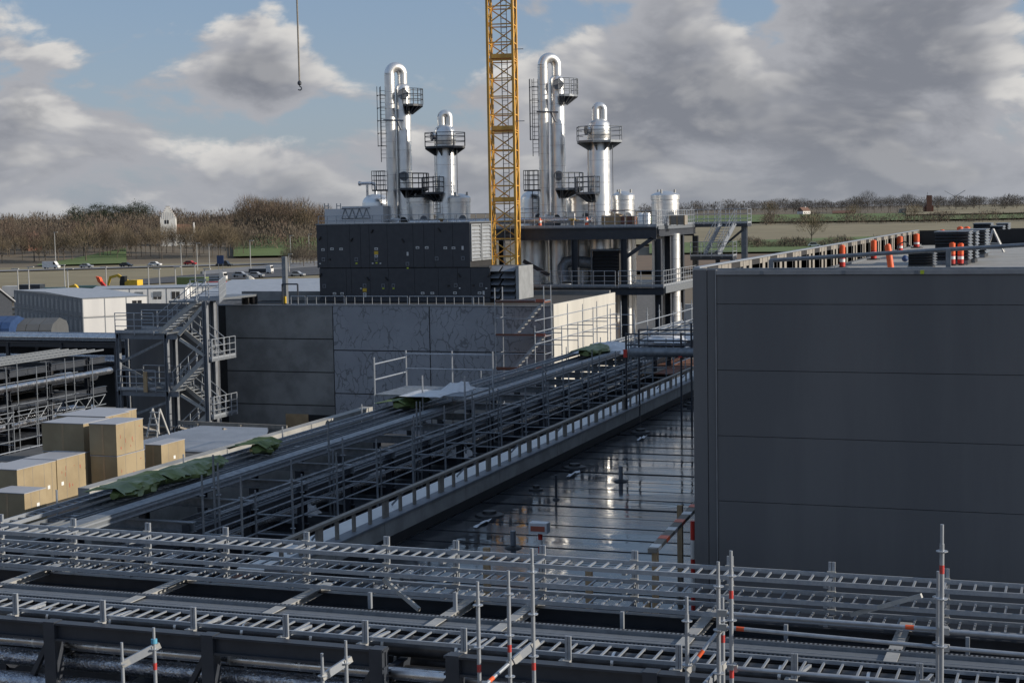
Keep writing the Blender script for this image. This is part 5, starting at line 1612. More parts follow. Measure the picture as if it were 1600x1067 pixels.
# ================================================================ steel stair tower on the left
def stair_tower():
    Y0, Y1 = 76.0, 78.6
    X = lambda px, Y=Y0: at(px, 560, Y=Y).x
    Z = lambda py, Y=Y0: at(230, py, Y=Y).z
    t = thing('stair_tower', 'galvanised steel stair tower with zigzag flights at the left end of the concrete building', 'stair tower', (X(260), Y0, -12))
    zt1, zt2, zroof = Z(520), Z(609), Z(470)
    def col(px, Y, ztop, w=0.2, m='steel_grey'):
        x = X(px, Y)
        MB().ibeam((x, Y, -12), (x, Y, ztop), w, w, 0.03, (1, 0, 0)).build('column', m, t)
    for px, Y, z in ((186, Y0, zt1), (200, Y1, zt1), (261, Y0, zt1 + 0.02), (274, Y1, zt1 + 0.02)):
        col(px, Y, z, 0.22)
    for px, Y in ((323, Y0), (335, Y1)):
        col(px, Y, zroof, 0.26)
    # landings of the left bay
    for z in (zt1, zt2):
        MB().bb(X(183), X(264), Y0 - 0.1, Y1, z - 0.05, z).build('landing', 'galv_dull', t)
        for Y in (Y0, Y1):
            MB().ibeam((X(183), Y, z - 0.2), (X(278), Y, z - 0.2), 0.12, 0.3).build('beam', 'steel_grey', t)
        railing(t, [(X(183), Y0 - 0.08, z), (X(243), Y0 - 0.08, z)], step=0.95, r=0.024, kick=True)
        railing(t, [(X(183), Y1, z), (X(258), Y1, z)], step=0.95, r=0.024)
    # braces of the left bay
    for a, b in (((189, 566), (262, 530)), ((189, 571), (258, 606)), ((262, 628), (214, 646))):
        p, q = at(a[0], a[1], Y=Y0 + 0.15), at(b[0], b[1], Y=Y0 + 0.15)
        MB().bar(p, q, 0.1, 0.14).build('brace', 'galv_dull', t)
    # zigzag flights in the right bay
    tread = MB().box((0, 0, 0), (0.26, 0.9, 0.035)).mesh('tread', 'galv')
    def flight(xa, za, xb, zb, Ya, Yb, n=9):
        o = MB()
        for y in (Ya, Yb):
            o.bar((xa, y, za), (xb, y, zb), 0.05, 0.24)
        o = o.build('flight_stringers', 'galv_pale', t)
        for k in range(1, n):
            f = k / n
            put(tread, 'tread', o, (xa + (xb - xa) * f, (Ya + Yb) / 2, za + (zb - za) * f))
        for y in (Ya - 0.02, Yb + 0.02):
            r_ = MB()
            for h in (0.55, 1.05):
                r_.tube((xa, y, za + h), (xb, y, zb + h), 0.024, 6)
            for k in range(5):
                f = k / 4
                r_.tube((xa + (xb - xa) * f, y, za + (zb - za) * f), (xa + (xb - xa) * f, y, za + (zb - za) * f + 1.05), 0.022, 5)
            r_.build('handrail', 'galv', o)
    xl, xr = X(268), X(318)
    H = zt1 - zt2
    for L in range(-1, 2):
        z0 = zt2 + (L - 0) * H
        if L < 1:
            zm = z0 + H * 0.55
            flight(xl, z0, xr, zm, Y0 + 0.1, Y0 + 1.0)
            flight(xr, zm, xl, z0 + H, Y0 + 1.4, Y0 + 2.3)
            MB().bb(xr - 0.05, X(331), Y0 + 0.05, Y1, zm - 0.12, zm).build('landing', 'galv_dull', t)
            railing(t, [(X(321), Y0 + 0.03, zm), (X(331), Y0 + 0.03, zm), (X(331), Y1, zm)], step=0.6, r=0.024)
            MB().bb(X(262), xl + 0.1, Y0 + 0.05, Y1, z0 - 0.1, z0).build('landing', 'galv_dull', t)
    # top flight up to the roof walkway
    flight(X(248), zt1, X(309), zroof, Y0 + 0.1, Y0 + 1.05, 11)
    MB().bar((X(281), Y0 - 0.02, zt1 - 0.1), (X(319), Y0 - 0.02, zroof - 0.35), 0.1, 0.2).build('brace', 'galv_pale', t)
    MB().bb(X(308), X(352, CY), Y0 + 0.05, CY + 1.0, zroof - 0.12, zroof).build('roof_walkway', 'galv_dull', t)
    railing(t, [(X(312), Y0 + 0.05, zroof), (X(345), Y0 + 0.05, zroof), (X(352, CY), CY + 0.3, zroof)], step=0.6, r=0.024)
    railing(t, [(X(262), Y1, zroof - 0.05), (X(312), Y1, zroof)], step=0.7, r=0.024)
    for a, b in (((281, 530), (320, 556)), ((283, 617), (321, 641))):
        MB().bar(at(*a, Y=Y0 - 0.05), at(*b, Y=Y0 - 0.05), 0.1, 0.16).build('brace', 'galv_pale', t)
    # dark sheet wall behind the left bay
    MB().bb(X(200, 79.4), X(262, 79.4), 79.4, 79.55, -12, Z(480)).bb(X(262, 79.4), X(340, 79.4), 79.42, 79.5, -12, Z(480)).build('back_sheet', 'facade', t)
    MB().box((X(229), Y0 - 0.2, Z(596)), (0.22, 0.1, 1.15)).build('plywood_strip', 'plywood', t)
    MB().box((X(222), Y0 - 0.25, Z(577)), (0.45, 0.3, 0.05)).build('shelf', 'steel_grey', t)
stair_tower()
# ================================================================ things on the hall roof
RZ = BZ - 0.60
def marker_post(px, ytop, label, Y=None, ybot=None, lean=0.0):
    if Y is None:
        Y = at(px, ytop, X=-5.95).y if ybot is None else at(px, ybot, Z=RZ).y
    p = at(px, ytop, Y=Y)
    t = thing('marker_post', label, 'marker post', (p.x, Y, RZ), 'orange and white marker posts on the hall roof')
    t.rotation_euler.y = lean
    h = p.z - RZ
    r = 0.062 * max(1.0, Y / 34)
    P = lambda mb, nm, m: put2(mb.mesh(nm, m, True), nm, t)
    P(MB().lathe((0, 0, 0), [(r * 2.1, 0), (r * 2.1, 0.03), (r * 1.1, 0.05)], 12), 'base', 'black')
    zs = [0.04, h * 0.28, h * 0.42, h * 0.50, h]
    for (a, b), m, nm in zip(zip(zs, zs[1:]), ('red', 'white', 'red', 'orange'), ('tube', 'sleeve', 'tube', 'tube')):
        P(MB().lathe((0, 0, 0), [(r, a), (r, b)], 12), nm, m)
    P(MB().lathe((0, 0, 0), [(r * 0.6, h), (r * 0.6, h + 0.02)], 8), 'cap', 'orange')
for px, yt, lab, kw in ((1316, 384, 'leftmost orange marker post by the roof parapet', {}), (1365, 376, 'second orange marker post from the left at the parapet', {}), (1397, 382, 'leaning orange marker post in front of the parapet', dict(Y=31.5, lean=R(-8))),
                        (1406, 370, 'orange marker post just right of the leaning one', {}), (1432, 366, 'orange marker post beside the hanging cable', {}), (1456, 362, 'tall orange marker post left of the big louvred box', {}),
                        (1488, 380, 'left one of two orange posts standing together before the big louvred box', dict(ybot=415)), (1501, 381, 'right one of two orange posts standing together before the big louvred box', dict(ybot=414.5)),
                        (1472, 360, 'short looking orange post behind the big louvred box', dict(Y=50)), (1500, 355, 'left of two distant orange posts on the roof', dict(Y=56)), (1511, 355, 'right of two distant orange posts on the roof', dict(Y=56.5))):
    marker_post(px, yt, lab, **kw)
def louvre_box(label, px0, px1, yt, yb, depth, name='louvred_vent', blades=8):
    Y = at((px0 + px1) / 2, yb, Z=RZ).y
    a, b = at(px0, yt, Y=Y), at(px1, yb, Y=Y)
    t = thing(name, label, 'roof vent', (a.x, Y, RZ), 'louvred vents on the hall roof')
    MB().bb(a.x + .02, b.x - .03, Y + .03, Y + depth, RZ, a.z - .01).build('casing', 'louvre', t)
    MB().bb(a.x - .01, b.x + .01, Y - .02, Y + depth + .02, a.z - .01, a.z + .02).build('cover', 'galv_dull', t)
    h = (a.z - RZ)
    lo = RZ + h * 0.14
    MB().bb(a.x, b.x - .04, Y, Y + .03, RZ, lo).build('plinth', 'galv_dull', t)
    for k in range(blades):
        z = lo + (a.z - lo) * k / blades
        hh = (a.z - lo) / blades
        MB().prism([(a.x + .02, Y + .03, z + hh * .95), (a.x + .02, Y - .03, z + .02), (a.x + .02, Y + .03, z + .0)], (b.x - a.x - .06, 0, 0)).build('blade', 'louvre', t)
        MB().prism([(b.x - .03, Y + .03, z + hh * .95), (b.x + .03, Y + .03, z + .02), (b.x - .03, Y + .03, z)], (0, depth - .05, 0)).build('blade', 'galv_dull', t)
louvre_box('low black louvred vent right at the roof edge', 1418, 1459, 395, 419, 0.8, blades=5)
louvre_box('big black louvred vent behind the pair of orange posts', 1460, 1514, 363, 414, 1.5, blades=9)
louvre_box('narrow louvred vent directly behind the big one', 1505, 1525, 363, 411, 1.2)
louvre_box('louvred vent in the second row left of the trestle', 1498, 1540, 360, 403, 2.0)
louvre_box('far black louvred vent above the second row', 1520, 1548, 350, 381, 2.0)
louvre_box('far louvred vent with bright edges behind the trestle', 1549, 1567, 354, 381, 2.0)
louvre_box('rearmost louvred vent at the right', 1556, 1575, 350, 379, 2.4)
p = at(1590, 377, Z=RZ)
MB().bb(p.x - 0.6, p.x + 8, p.y, p.y + 1, RZ, RZ + 0.55).build('roof_screen', 'black_matt', None, label='long dark screen at the right end of the roof', cat='screen')
def trestle():
    Y = at(1556, 394, Z=RZ).y
    a, b, c = at(1541, 394, Y=Y), at(1552, 358, Y=Y), at(1569, 395, Y=Y)
    t = thing('a_frame_trestle', 'pale A frame trestle standing on the hall roof', 'trestle', (b.x, Y, RZ))
    for dy in (-0.35, 0.35):
        MB().bar((a.x, Y + dy, RZ), (b.x, Y + dy * .3, b.z), 0.05, 0.05).build('leg', 'galv_pale', t)
        MB().bar((c.x, Y + dy, RZ), (b.x, Y + dy * .3, b.z), 0.05, 0.05).build('leg', 'galv_pale', t)
    MB().bar((a.x, Y - .3, RZ + .12), (c.x, Y - .3, RZ + .12), 0.04, 0.04).bar(a.lerp(b, .4) + V((0, -.2, 0)), c.lerp(b, .4) + V((0, -.2, 0)), 0.04, 0.04).build('cross_bar', 'galv_pale', t)
trestle()
t = thing('roof_handrail', 'single grey handrail bar running along the front edge of the hall roof', 'handrail', at(1205, 415, Y=27.4))
MB().tube(at(1203, 407, Y=27.4), at(1480, 390, Y=27.4), 0.035, 8).tube(at(1480, 390, Y=27.4), at(1640, 380.5, Y=27.4), 0.035, 8).build('bar', 'galv_dull', t, True)
for px, yt in ((1205, 406), (1482, 389), (1640, 380)):
    p = at(px, yt, Y=27.4)
    MB().bb(p.x - .04, p.x + .04, 27.36, 27.44, RZ, p.z).build('post', 'galv_dull', t)
t = thing('blue_tool_bag', 'blue cloth bag hanging beside the leaning marker post', 'bag', at(1410, 398, Y=32))
p = at(1414, 398, Y=32)
MB().lathe(p - V((0, 0, .12)), [(.02, -.02), (.05, 0), (.065, .04), (.045, .09), (.012, .11)], 10).build('bag_body', 'blue', t, True)
MB().path([p + V((-.15, 0, 0)), p + V((-.12, 0, .2)), p + V((0, 0, .26)), p + V((.1, 0, .16))], .015, 5).build('strap', 'black', t)

# ================================================================ things on the wet roof deck
def deck_p(px, py):
    return at(px, py, Z=DZ)
for px, pt, pb, r, m, lab in ((970, 728, 752, .06, 'steel_grey', 'grey pipe stub standing in the middle of the wet roof'), (869, 742, 781, .03, 'steel_dark', 'thin dark rod standing on the wet roof left of the pipe stub'), (802, 829, 856, .06, 'steel_grey', 'short grey pipe stub nearest the foreground trays')):
    q = deck_p(px, pb)
    zt = at(px, pt, Y=q.y).z
    t = thing('roof_pipe_stub', lab, 'pipe', (q.x, q.y, DZ), 'pipe stubs on the wet roof')
    MB().tube((q.x, q.y, DZ), (q.x, q.y, zt), r, 12).build('pipe', m, t, True)
    MB().lathe((q.x, q.y, DZ + .01), [(r * 3.2, 0), (r * 2.6, .03), (r * 1.05, .05)], 14).build('flashing_collar', 'black', t, True)
q = deck_p(845, 885)
t = thing('red_white_post', 'red and white post with a wrapped grey box on top, on the wet roof', 'marker post', (q.x, q.y, DZ))
zt = at(843, 832, Y=q.y).z
n = 5
for k in range(n):
    MB().tube((q.x, q.y, DZ + (zt - DZ) * k / n), (q.x, q.y, DZ + (zt - DZ) * (k + 1) / n), .045, 10).build('tube', 'red' if k % 2 == 0 else 'white', t, True)
a, b = at(829, 815, Y=q.y), at(857, 832, Y=q.y)
o = MB().bb(a.x, b.x, q.y - .12, q.y + .12, zt, a.z).build('wrapped_box', 'film', t)
MB().bb(a.x + .04, b.x - .04, q.y - .126, q.y - .121, zt + .05, a.z - .06).build('print', 'print_red', o)
for px, py, w, lab in ((898, 731, .34, 'flat black roof outlet with torn film beside it'), (765, 806, .36, 'flat black roof outlet near the kerb wall'), (1001, 676, .34, 'flat black roof outlet further up the wet roof'), (1079, 634, .3, 'flat black roof outlet beside the hall corner'), (838, 766, .2, 'small black patch on the wet roof left of the thin rod')):
    q = deck_p(px, py)
    MB().lathe((q.x, q.y, DZ + .012), [(w, 0), (w * .95, .035), (w * .5, .06), (w * .45, .12), (.02, .13)], 12).build('roof_outlet', 'black', None, True, label=lab, cat='roof outlet', group='roof outlets')
rn = random.Random(9)
for px, py, lab in ((896, 742, 'crumpled strip of clear film on the wet roof by the outlet'), (1003, 686, 'small crumpled film scrap further up the wet roof'), (752, 820, 'long film scrap near the kerb wall')):
    q = deck_p(px, py)
    vs = []; fs = []
    for j in range(7):
        for i in range(4):
            vs.append((q.x + (i - 1.5) * .035 + rn.uniform(-.03, .03), q.y + (j - 3) * .16 + rn.uniform(-.06, .06), DZ + .025 + rn.uniform(0, .05)))
    for j in range(6):
        for i in range(3):
            k = j * 4 + i
            fs.append((k, k + 1, k + 5, k + 4))
    MB().add(vs, fs).build('film_scrap', 'film', None, True, label=lab, cat='film', group='film scraps on the wet roof')
# timber edge guard
def timber_guard():
    q = at(1025, 985, Z=DZ)
    t = thing('timber_guard', 'timber guard rail with red and white painted top board beside the hall corner', 'guard rail', q)
    zt = at(1025, 862, Y=q.y).z
    MB().bb(q.x - .05, q.x + .05, q.y - .05, q.y + .05, DZ - .2, zt).build('post', 'timber', t)
    e = at(1082, 790, d=at(1025, 900, Y=q.y).dot(fw) * 1.14)
    MB().bb(e.x - .3, e.x - .2, e.y - .05, e.y + .05, DZ, e.z).build('post', 'timber', t)
    a, b = V((q.x - .02, q.y - .12, zt + .04)), V((e.x + .1, e.y + .1, e.z + .05))
    o = MB().bar(a, b, .16, .07).build('top_board', 'timber_grey', t)
    for k in range(6):
        MB().bar(a.lerp(b, .03 + k * .165) + V((0, 0, .002)), a.lerp(b, .09 + k * .165) + V((0, 0, .002)), .168, .074).build('paint_band', 'orange' if k % 2 else 'white', o)
    r_ = at(1083, 880, Y=q.y + 1.2)
    for k in range(5):
        z0 = DZ + k * .34
        MB().tube((r_.x, q.y + 1.2, z0), (r_.x, q.y + 1.2, z0 + .34), .045, 8).build('marker_tube', 'red' if k % 2 == 0 else 'white', t)
    for px, pt, pb in ((763, 855, 967), (922, 885, 980), (1012, 935, 988)):
        w = at(px, pb, Z=DZ - .02)
        w.y = 26.0
        x = at(px, pb, Y=26.0).x
        MB().bb(x - .055, x + .055, 25.93, 26.03, DZ - .35, at(px, pt, Y=26.0).z).build('post', 'timber', t)
    MB().bar((-13.8, 25.9, DZ + .06), (BX - .1, 25.9, DZ + .06), .05, .12).build('kick_board', 'timber_grey', t)
    MB().tube((-13.0, 26.0, DZ + 1.12), (BX - .05, 26.0, DZ + 1.02), .012, 5).build('safety_line', 'steel_dark', t)
timber_guard()

# ================================================================ long pipe rack beside the kerb wall
def ladder_thing(label, axis, c, w, a0, a1, z, step, m='galv', rail=(0.03, 0.07), group=None, name='cable_ladder'):
    """cable ladder along 'x' or 'y': two rails and single rungs"""
    org_ = (a0, c, z) if axis == 'x' else (c, a0, z)
    t = thing(name, label, 'cable ladder', org_, group)
    for s in (-w / 2, w / 2):
        if axis == 'x':
            MB().bb(a0, a1, c + s - rail[0] / 2, c + s + rail[0] / 2, z - rail[1] / 2, z + rail[1] / 2).build('rail', m, t)
        else:
            MB().bb(c + s - rail[0] / 2, c + s + rail[0] / 2, a0, a1, z - rail[1] / 2, z + rail[1] / 2).build('rail', m, t)
    d = (0.028, w - rail[0], 0.022) if axis == 'x' else (w - rail[0], 0.028, 0.022)
    me = MB().box((0, 0, 0), d).mesh('rung', m)
    n = int((a1 - a0) / step)
    for k in range(n):
        q = a0 + step * (k + .5)
        put(me, 'rung', t, (q, c, z - rail[1] * .2) if axis == 'x' else (c, q, z - rail[1] * .2))
    return t
YA, YB = 23.6, 78.0
def pipe_rack():
    t = thing('pipe_rack', 'long dark steel pipe rack running away beside the kerb wall', 'pipe rack', (-17.5, YA, -12))
    y = YA + .6
    k = 0
    while y < YB:
        for x in (-16.35, -18.9):
            MB().ibeam((x, y, -12), (x, y, -5.95), .16, .2, .025).build('column', 'steel_dark', t)
        for z in (-6.0, -6.95, -8.3):
            MB().ibeam((-16.2, y, z), (-19.1, y, z), .14, .2, .02).build('cross_beam', 'steel_dark' if z < -6.5 else 'galv_dull', t)
        y += 2.4
        k += 1
    for x in (-16.35, -18.9):
        for z in (-6.2, -7.2):
            MB().ibeam((x, YA, z), (x, YB, z), .12, .2, .02).build('long_beam', 'steel_dark', t)
    # closed cable channel on the right shoulder
    MB().bb(-17.34, -17.02, YA, YB, -5.52, -5.50).bb(-17.04, -17.02, YA, YB, -5.68, -5.52).build('cable_channel', 'galv_dull', t)
    for z in (-5.55, -5.65):
        MB().bb(-17.019, -16.995, YA, YB, z - .016, z + .016).build('channel_rib', 'galv', t)
    for z in (-7.12, -8.45, -9.8):  # solid dark plates added to block light inside the rack
        MB().bb(-18.85, -16.4, YA, YB, z - .03, z).build('shade_plate', 'steel_dark', t)
    for x, z, r, m in ((-17.0, -6.75, .11, 'cladding'), (-17.5, -6.72, .14, 'foil'), (-18.1, -6.74, .10, 'cladding'), (-16.7, -7.9, .16, 'cladding'), (-17.4, -7.95, .13, 'foil'), (-18.3, -7.95, .18, 'cladding')):
        MB().tube((x, YA, z), (x, YB, z), r, 10).build('pipe', m, t, True)
    return t
pipe_rack()
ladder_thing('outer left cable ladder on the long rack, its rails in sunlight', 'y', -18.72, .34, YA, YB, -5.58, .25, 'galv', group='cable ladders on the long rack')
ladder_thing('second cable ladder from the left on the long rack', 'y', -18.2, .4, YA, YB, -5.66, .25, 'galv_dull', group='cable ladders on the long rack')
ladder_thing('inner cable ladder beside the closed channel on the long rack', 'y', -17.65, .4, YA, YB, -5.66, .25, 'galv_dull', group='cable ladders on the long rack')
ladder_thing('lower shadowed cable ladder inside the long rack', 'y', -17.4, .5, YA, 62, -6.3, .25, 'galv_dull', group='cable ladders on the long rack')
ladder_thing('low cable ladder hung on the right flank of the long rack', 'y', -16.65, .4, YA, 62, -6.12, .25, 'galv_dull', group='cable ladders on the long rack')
for k in range(9):
    y = 26 + k * 4.7
    MB().tube((-18.93, y, -6.0), (-18.93, y, -5.28), .02, 6).build('strut_pin', 'galv', None, label='short galvanised pin standing on the left edge of the long rack', cat='pin', group='pins along the rack edge')
def scaffold_run(label, X0, X1, ya, yb, step, ztop, zbot, ledgers, name='scaffold_run', planks=None, m='galv'):
    t = thing(name, label, 'scaffold', (X0, ya, zbot))
    st = MB().tube((0, 0, 0), (0, 0, ztop - zbot - .19), .0245, 7).tube((0, 0, ztop - zbot - .19), (0, 0, ztop - zbot), .019, 6).mesh('standard', m)
    ros = MB().lathe((0, 0, 0), [(.025, -.006), (.06, -.005), (.06, .005), (.025, .006)], 8).mesh('rosette', m)
    y = ya
    k = 0
    rn = random.Random(int(ya * 10))
    while y <= yb + .01:
        for x in (X0, X1):
            dz = rn.choice((0, 0, -.5, .15))
            o = put(st, 'standard', t, (x, y, zbot + dz))
            z = zbot + .5
            while z < ztop - .2:
                put(ros, 'rosette', o, (x, y, z + dz))
                z += 1.0
        for z in ledgers[1:3]:
            MB().tube((X0, y, z), (X1, y, z), .021, 6).build('transom', m, t)
        y += step
        k += 1
    for z in ledgers:
        for x in (X0,) if z > ledgers[-1] + 1.2 else (X0, X1):
            MB().tube((x, ya, z), (x, yb, z), .021, 6).build('ledger', m, t)
    if planks:
        z, xs = planks
        y = ya
        kk = 0
        while y < yb - 1:
            for i in range(xs):
                w = (abs(X1 - X0) - .1) / xs
                x = min(X0, X1) + .05 + w * (i + .5)
                MB().box((x, y + step / 2, z + rn.uniform(-.01, .01)), (w - .015, step - .05, .045)).build('plank', 'plank' if (kk + i) % 4 else 'timber_grey', t)
            y += step
            kk += 1
    return t
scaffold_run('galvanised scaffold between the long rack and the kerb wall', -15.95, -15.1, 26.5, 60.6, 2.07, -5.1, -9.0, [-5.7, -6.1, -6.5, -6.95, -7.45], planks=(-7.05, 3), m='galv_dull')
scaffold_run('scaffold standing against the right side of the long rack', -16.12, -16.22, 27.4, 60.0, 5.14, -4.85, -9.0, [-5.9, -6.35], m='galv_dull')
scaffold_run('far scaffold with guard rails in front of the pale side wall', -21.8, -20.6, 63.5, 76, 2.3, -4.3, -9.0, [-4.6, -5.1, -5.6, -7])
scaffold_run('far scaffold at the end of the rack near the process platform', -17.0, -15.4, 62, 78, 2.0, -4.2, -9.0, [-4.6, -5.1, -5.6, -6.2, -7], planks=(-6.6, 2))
# crossing work platform with film on top of the rack
def work_platform():
    p = at(640, 614, Z=-5.15)
    t = thing('work_platform', 'scaffold work platform crossing the top of the rack, littered with clear film', 'scaffold', (-17.5, p.y, -5.3))
    y0, y1 = p.y - .3, p.y + 2.0
    for i in range(5):
        MB().bb(-19.2, -16.4, y0 + i * .46, y0 + i * .46 + .44, -5.22, -5.17).build('deck_plank', 'galv_dull', t)
    for x in (-19.2, -17.7, -16.4):
        for y in (y0, y1):
            MB().tube((x, y, -6.8), (x, y, -4.1 if y == y1 or x < -18 else -4.6), .0245, 6).build('standard', 'galv', t)
    for z in (-4.65, -4.2):
        MB().tube((-19.2, y1, z), (-16.4, y1, z), .021, 6).build('guard_rail', 'galv', t)
        MB().tube((-19.2, y0, z - .1), (-19.2, y1, z - .1), .021, 6).build('guard_rail', 'galv', t)
work_platform()
def crumple(name, label, c, sx, sy, h, m, seed, cat='film', group=None, rz=0.0, n=9):
    """loosely heaped sheet"""
    rn = random.Random(seed)
    vs = []; fs = []
    for j in range(n + 1):
        for i in range(n + 1):
            u, v = i / n * 2 - 1, j / n * 2 - 1
            e = max(0, 1 - max(abs(u), abs(v)) ** 3)
            x, y = u * sx / 2 + rn.uniform(-.04, .04) * sx, v * sy / 2 + rn.uniform(-.04, .04) * sy
            vs.append((c[0] + x * math.cos(rz) - y * math.sin(rz), c[1] + x * math.sin(rz) + y * math.cos(rz), c[2] + h * e * rn.uniform(.45, 1.0)))
    for j in range(n):
        for i in range(n):
            k = j * (n + 1) + i
            fs.append((k, k + 1, k + n + 2, k + n + 1))
    return MB().add(vs, fs).build(name, m, None, True, label=label, cat=cat, group=group)
p = at(715, 606, Z=-5.1)
crumple('film_heap', 'heap of clear film on the crossing work platform', (p.x, p.y, -5.16), .8, 1.0, .28, 'film', 1)
p = at(670, 612, Z=-5.1)
crumple('film_sheet', 'flat clear film spread over the planks of the work platform', (p.x, p.y, -5.16), 1.3, 1.5, .1, 'film', 2)
for px, py, z, s, lab in ((635, 648, -6.0, .35, 'small film bundle hanging in the rack below the work platform'), (655, 662, -6.2, .35, 'white film knot on the scaffold right of the rack'), (480, 803, -6.9, .5, 'crumpled film on the red planks near the foreground'), (575, 748, -6.9, .9, 'large crumpled film on the scaffold planks'), (720, 712, -6.9, .6, 'film on the scaffold planks halfway along the rack')):
    p = at(px, py, Z=z)
    crumple('film_bundle', lab, (p.x, p.y, z), s, s * 1.2, s * .5, 'film', px, group='film bundles in the rack')
# green tarpaulins along the left edge
def tarp_roll(label, px0, py0, px1, py1, r, seed):
    a, b = at(px0, py0, Z=-5.42), at(px1, py1, Z=-5.42)
    rn = random.Random(seed)
    t = thing('green_tarpaulin', label, 'tarpaulin', (a.x, a.y, a.z - .1), 'green tarpaulins along the rack')
    n, k = 26, 12
    vs = []; fs = []
    ph = [rn.uniform(0, 6.28) for _ in range(6)]
    for j in range(n + 1):
        f = j / n
        c = a.lerp(b, f)
        env = math.sin(math.pi * min(1, max(0, f * .94 + .03))) ** .45
        for i in range(k):
            an = 2 * math.pi * i / k
            q = r * env * (0.8 + .16 * math.sin(3 * an + f * 7 + ph[0]) + .14 * math.sin(f * 17 + 2 * an + ph[1]) + .10 * math.sin(5 * an - f * 23 + ph[2])) + .015
            vs.append((c.x + q * 1.3 * math.cos(an), c.y, c.z + q * .62 * math.sin(an)))
    for j in range(n):
        for i in range(k):
            i2 = (i + 1) % k
            fs.append((j * k + i, j * k + i2, (j + 1) * k + i2, (j + 1) * k + i))
    fs += [tuple(range(k)), tuple(range((n + 1) * k - 1, n * k - 1, -1))]
    MB().add(vs, fs).build('roll', 'tarp', t, True)
    sh = []
    fs = []
    for j in range(n + 1):
        f = j / n
        c = a.lerp(b, f)
        for i, (dx, dz) in enumerate(((-.75, .02), (-.4, .12), (0, .16), (.25, .05))):
            sh.append((c.x + dx + rn.uniform(-.05, .05), c.y, c.z + dz + rn.uniform(-.03, .04)))
    for j in range(n):
        for i in range(3):
            q = j * 4 + i
            fs.append((q, q + 1, q + 5, q + 4))
    MB().add(sh, fs).build('loose_sheet', 'tarp', t, True)
tarp_roll('near green tarpaulin bundle in front of the cardboard boxes', 178, 775, 255, 748, .26, 1)
tarp_roll('second green tarpaulin bundle right behind the near one', 255, 752, 345, 724, .24, 2)
tarp_roll('small green tarpaulin draped over the rack edge halfway up', 400, 704, 428, 693, .26, 3)
tarp_roll('green tarpaulin under the crossing work platform', 622, 634, 662, 622, .34, 4)
tarp_roll('far dark green tarpaulin on the rack before the pale wall', 915, 553, 945, 543, .4, 5)
# pale parapet left of the rack, roof behind it
MB().bb(-20.7, -20.4, 29.2, 44, -7.4, -5.86).build('pale_parapet', 'conc_kerb', None, label='pale concrete parapet between the cardboard boxes and the long rack', cat='wall')
MB().bb(-30.5, -20.71, 25, 43.0, -7.35, -7.02).build('left_roof', 'conc_floor', kind='structure')

# ---------------------------------------------------------------- cardboard boxes
def carton(label, pc, pb, pt, pl, pr, zb=-7.0, ref=None, marks=True, tagx=None):
    c = at(pc, pb, Z=zb) if ref is None else ref.copy()
    c.z = zb
    zt = at(pc, pt, Y=c.y).z
    xl = at(pl, pb, Y=c.y).x
    L = at(pr, pb, X=c.x).y - c.y
    t = thing('cardboard_box', label, 'box', c, 'cardboard boxes on the left roof')
    MB().bb(xl, c.x, c.y, c.y + L, zb, zt).build('carton', 'carton', t)
    MB().bb(xl - .012, c.x + .012, c.y - .012, c.y + L + .012, zt + .002, zt + .02).build('film_cover', 'carton_top', t)
    MB().bb((xl + c.x) / 2 - .03, (xl + c.x) / 2 + .03, c.y - .004, c.y - .001, zb, zt).build('tape', 'timber', t)
    for q in (.3, .7):
        MB().bb(c.x + .0006, c.x + .003, c.y + L * q - .005, c.y + L * q + .005, zb, zt).build('strap', 'timber_grey', t)
    rn = random.Random(int(pc * 7 + pb))
    if marks:
        for k in range(7):
            y = c.y + L * rn.uniform(.08, .9); z = zb + (zt - zb) * rn.uniform(.15, .85)
            h = rn.uniform(.03, .14)
            MB().bb(c.x + .001, c.x + .004, y, y + rn.choice((.015, .03)), z, z + h).build('print', 'print_red', t)
    if tagx:
        for (f, g) in tagx:
            MB().bb(c.x + .001, c.x + .006, c.y + L * f, c.y + L * f + .1, zb + (zt - zb) * g, zb + (zt - zb) * g + .09).build('paper_label', 'white', t)
    return c, zt
c, z1 = carton('lower cardboard box of the tallest stack', 185, 770, 714, 144, 228)
carton('upper cardboard box of the tallest stack, beside the lone right box', 185, 770, 664, 143, 227, z1 + .03, c)
c3 = at(134, 758, Z=-7.0)
c3b, z3 = carton('lower cardboard box hidden behind the front row', 134, 762, 708, 70, 176, marks=False)
carton('wide cardboard box with a small pale sticker left of the tallest stack', 134, 762, 663, 69, 174, z3 + .03, c3b)
cc = at(170, 745, Z=-7.0)
cb, zz = carton('hidden lower box at the back of the stacks', 168, 738, 690, 92, 205, marks=False)
carton('rear box whose top shows behind the wide one', 168, 738, 652, 92, 205, zz + .02, cb, marks=False)
cb2, zz2 = carton('hidden lower box at the far right back', 190, 722, 680, 130, 218, marks=False)
carton('rearmost box top just left of the stair tower foot', 190, 722, 645, 130, 216, zz2 + .02, cb2, marks=False)
carton('right cardboard box of the low front row, with red print', 91, 782, 719, 40, 139, tagx=[(.12, .35)])
carton('middle cardboard box of the low front row', 62, 790, 727, 10, 92, marks=False, tagx=[(.45, .35)])
carton('left cardboard box of the low front row with two white labels', 29, 800, 735, -30, 64, marks=False, tagx=[(.5, .4)])
carton('half hidden box at the left picture edge behind the front row', -2, 775, 752, -40, 25, marks=False)
carton('dark fronted box at the bottom left corner of the pile', 40, 822, 772, -14, 74, tagx=[(.55, .5)], marks=False)
carton('lone cardboard box right of the stacks, wrapped in clear film', 253, 733, 696, 228, 290, tagx=[(.5, .3)], marks=False)
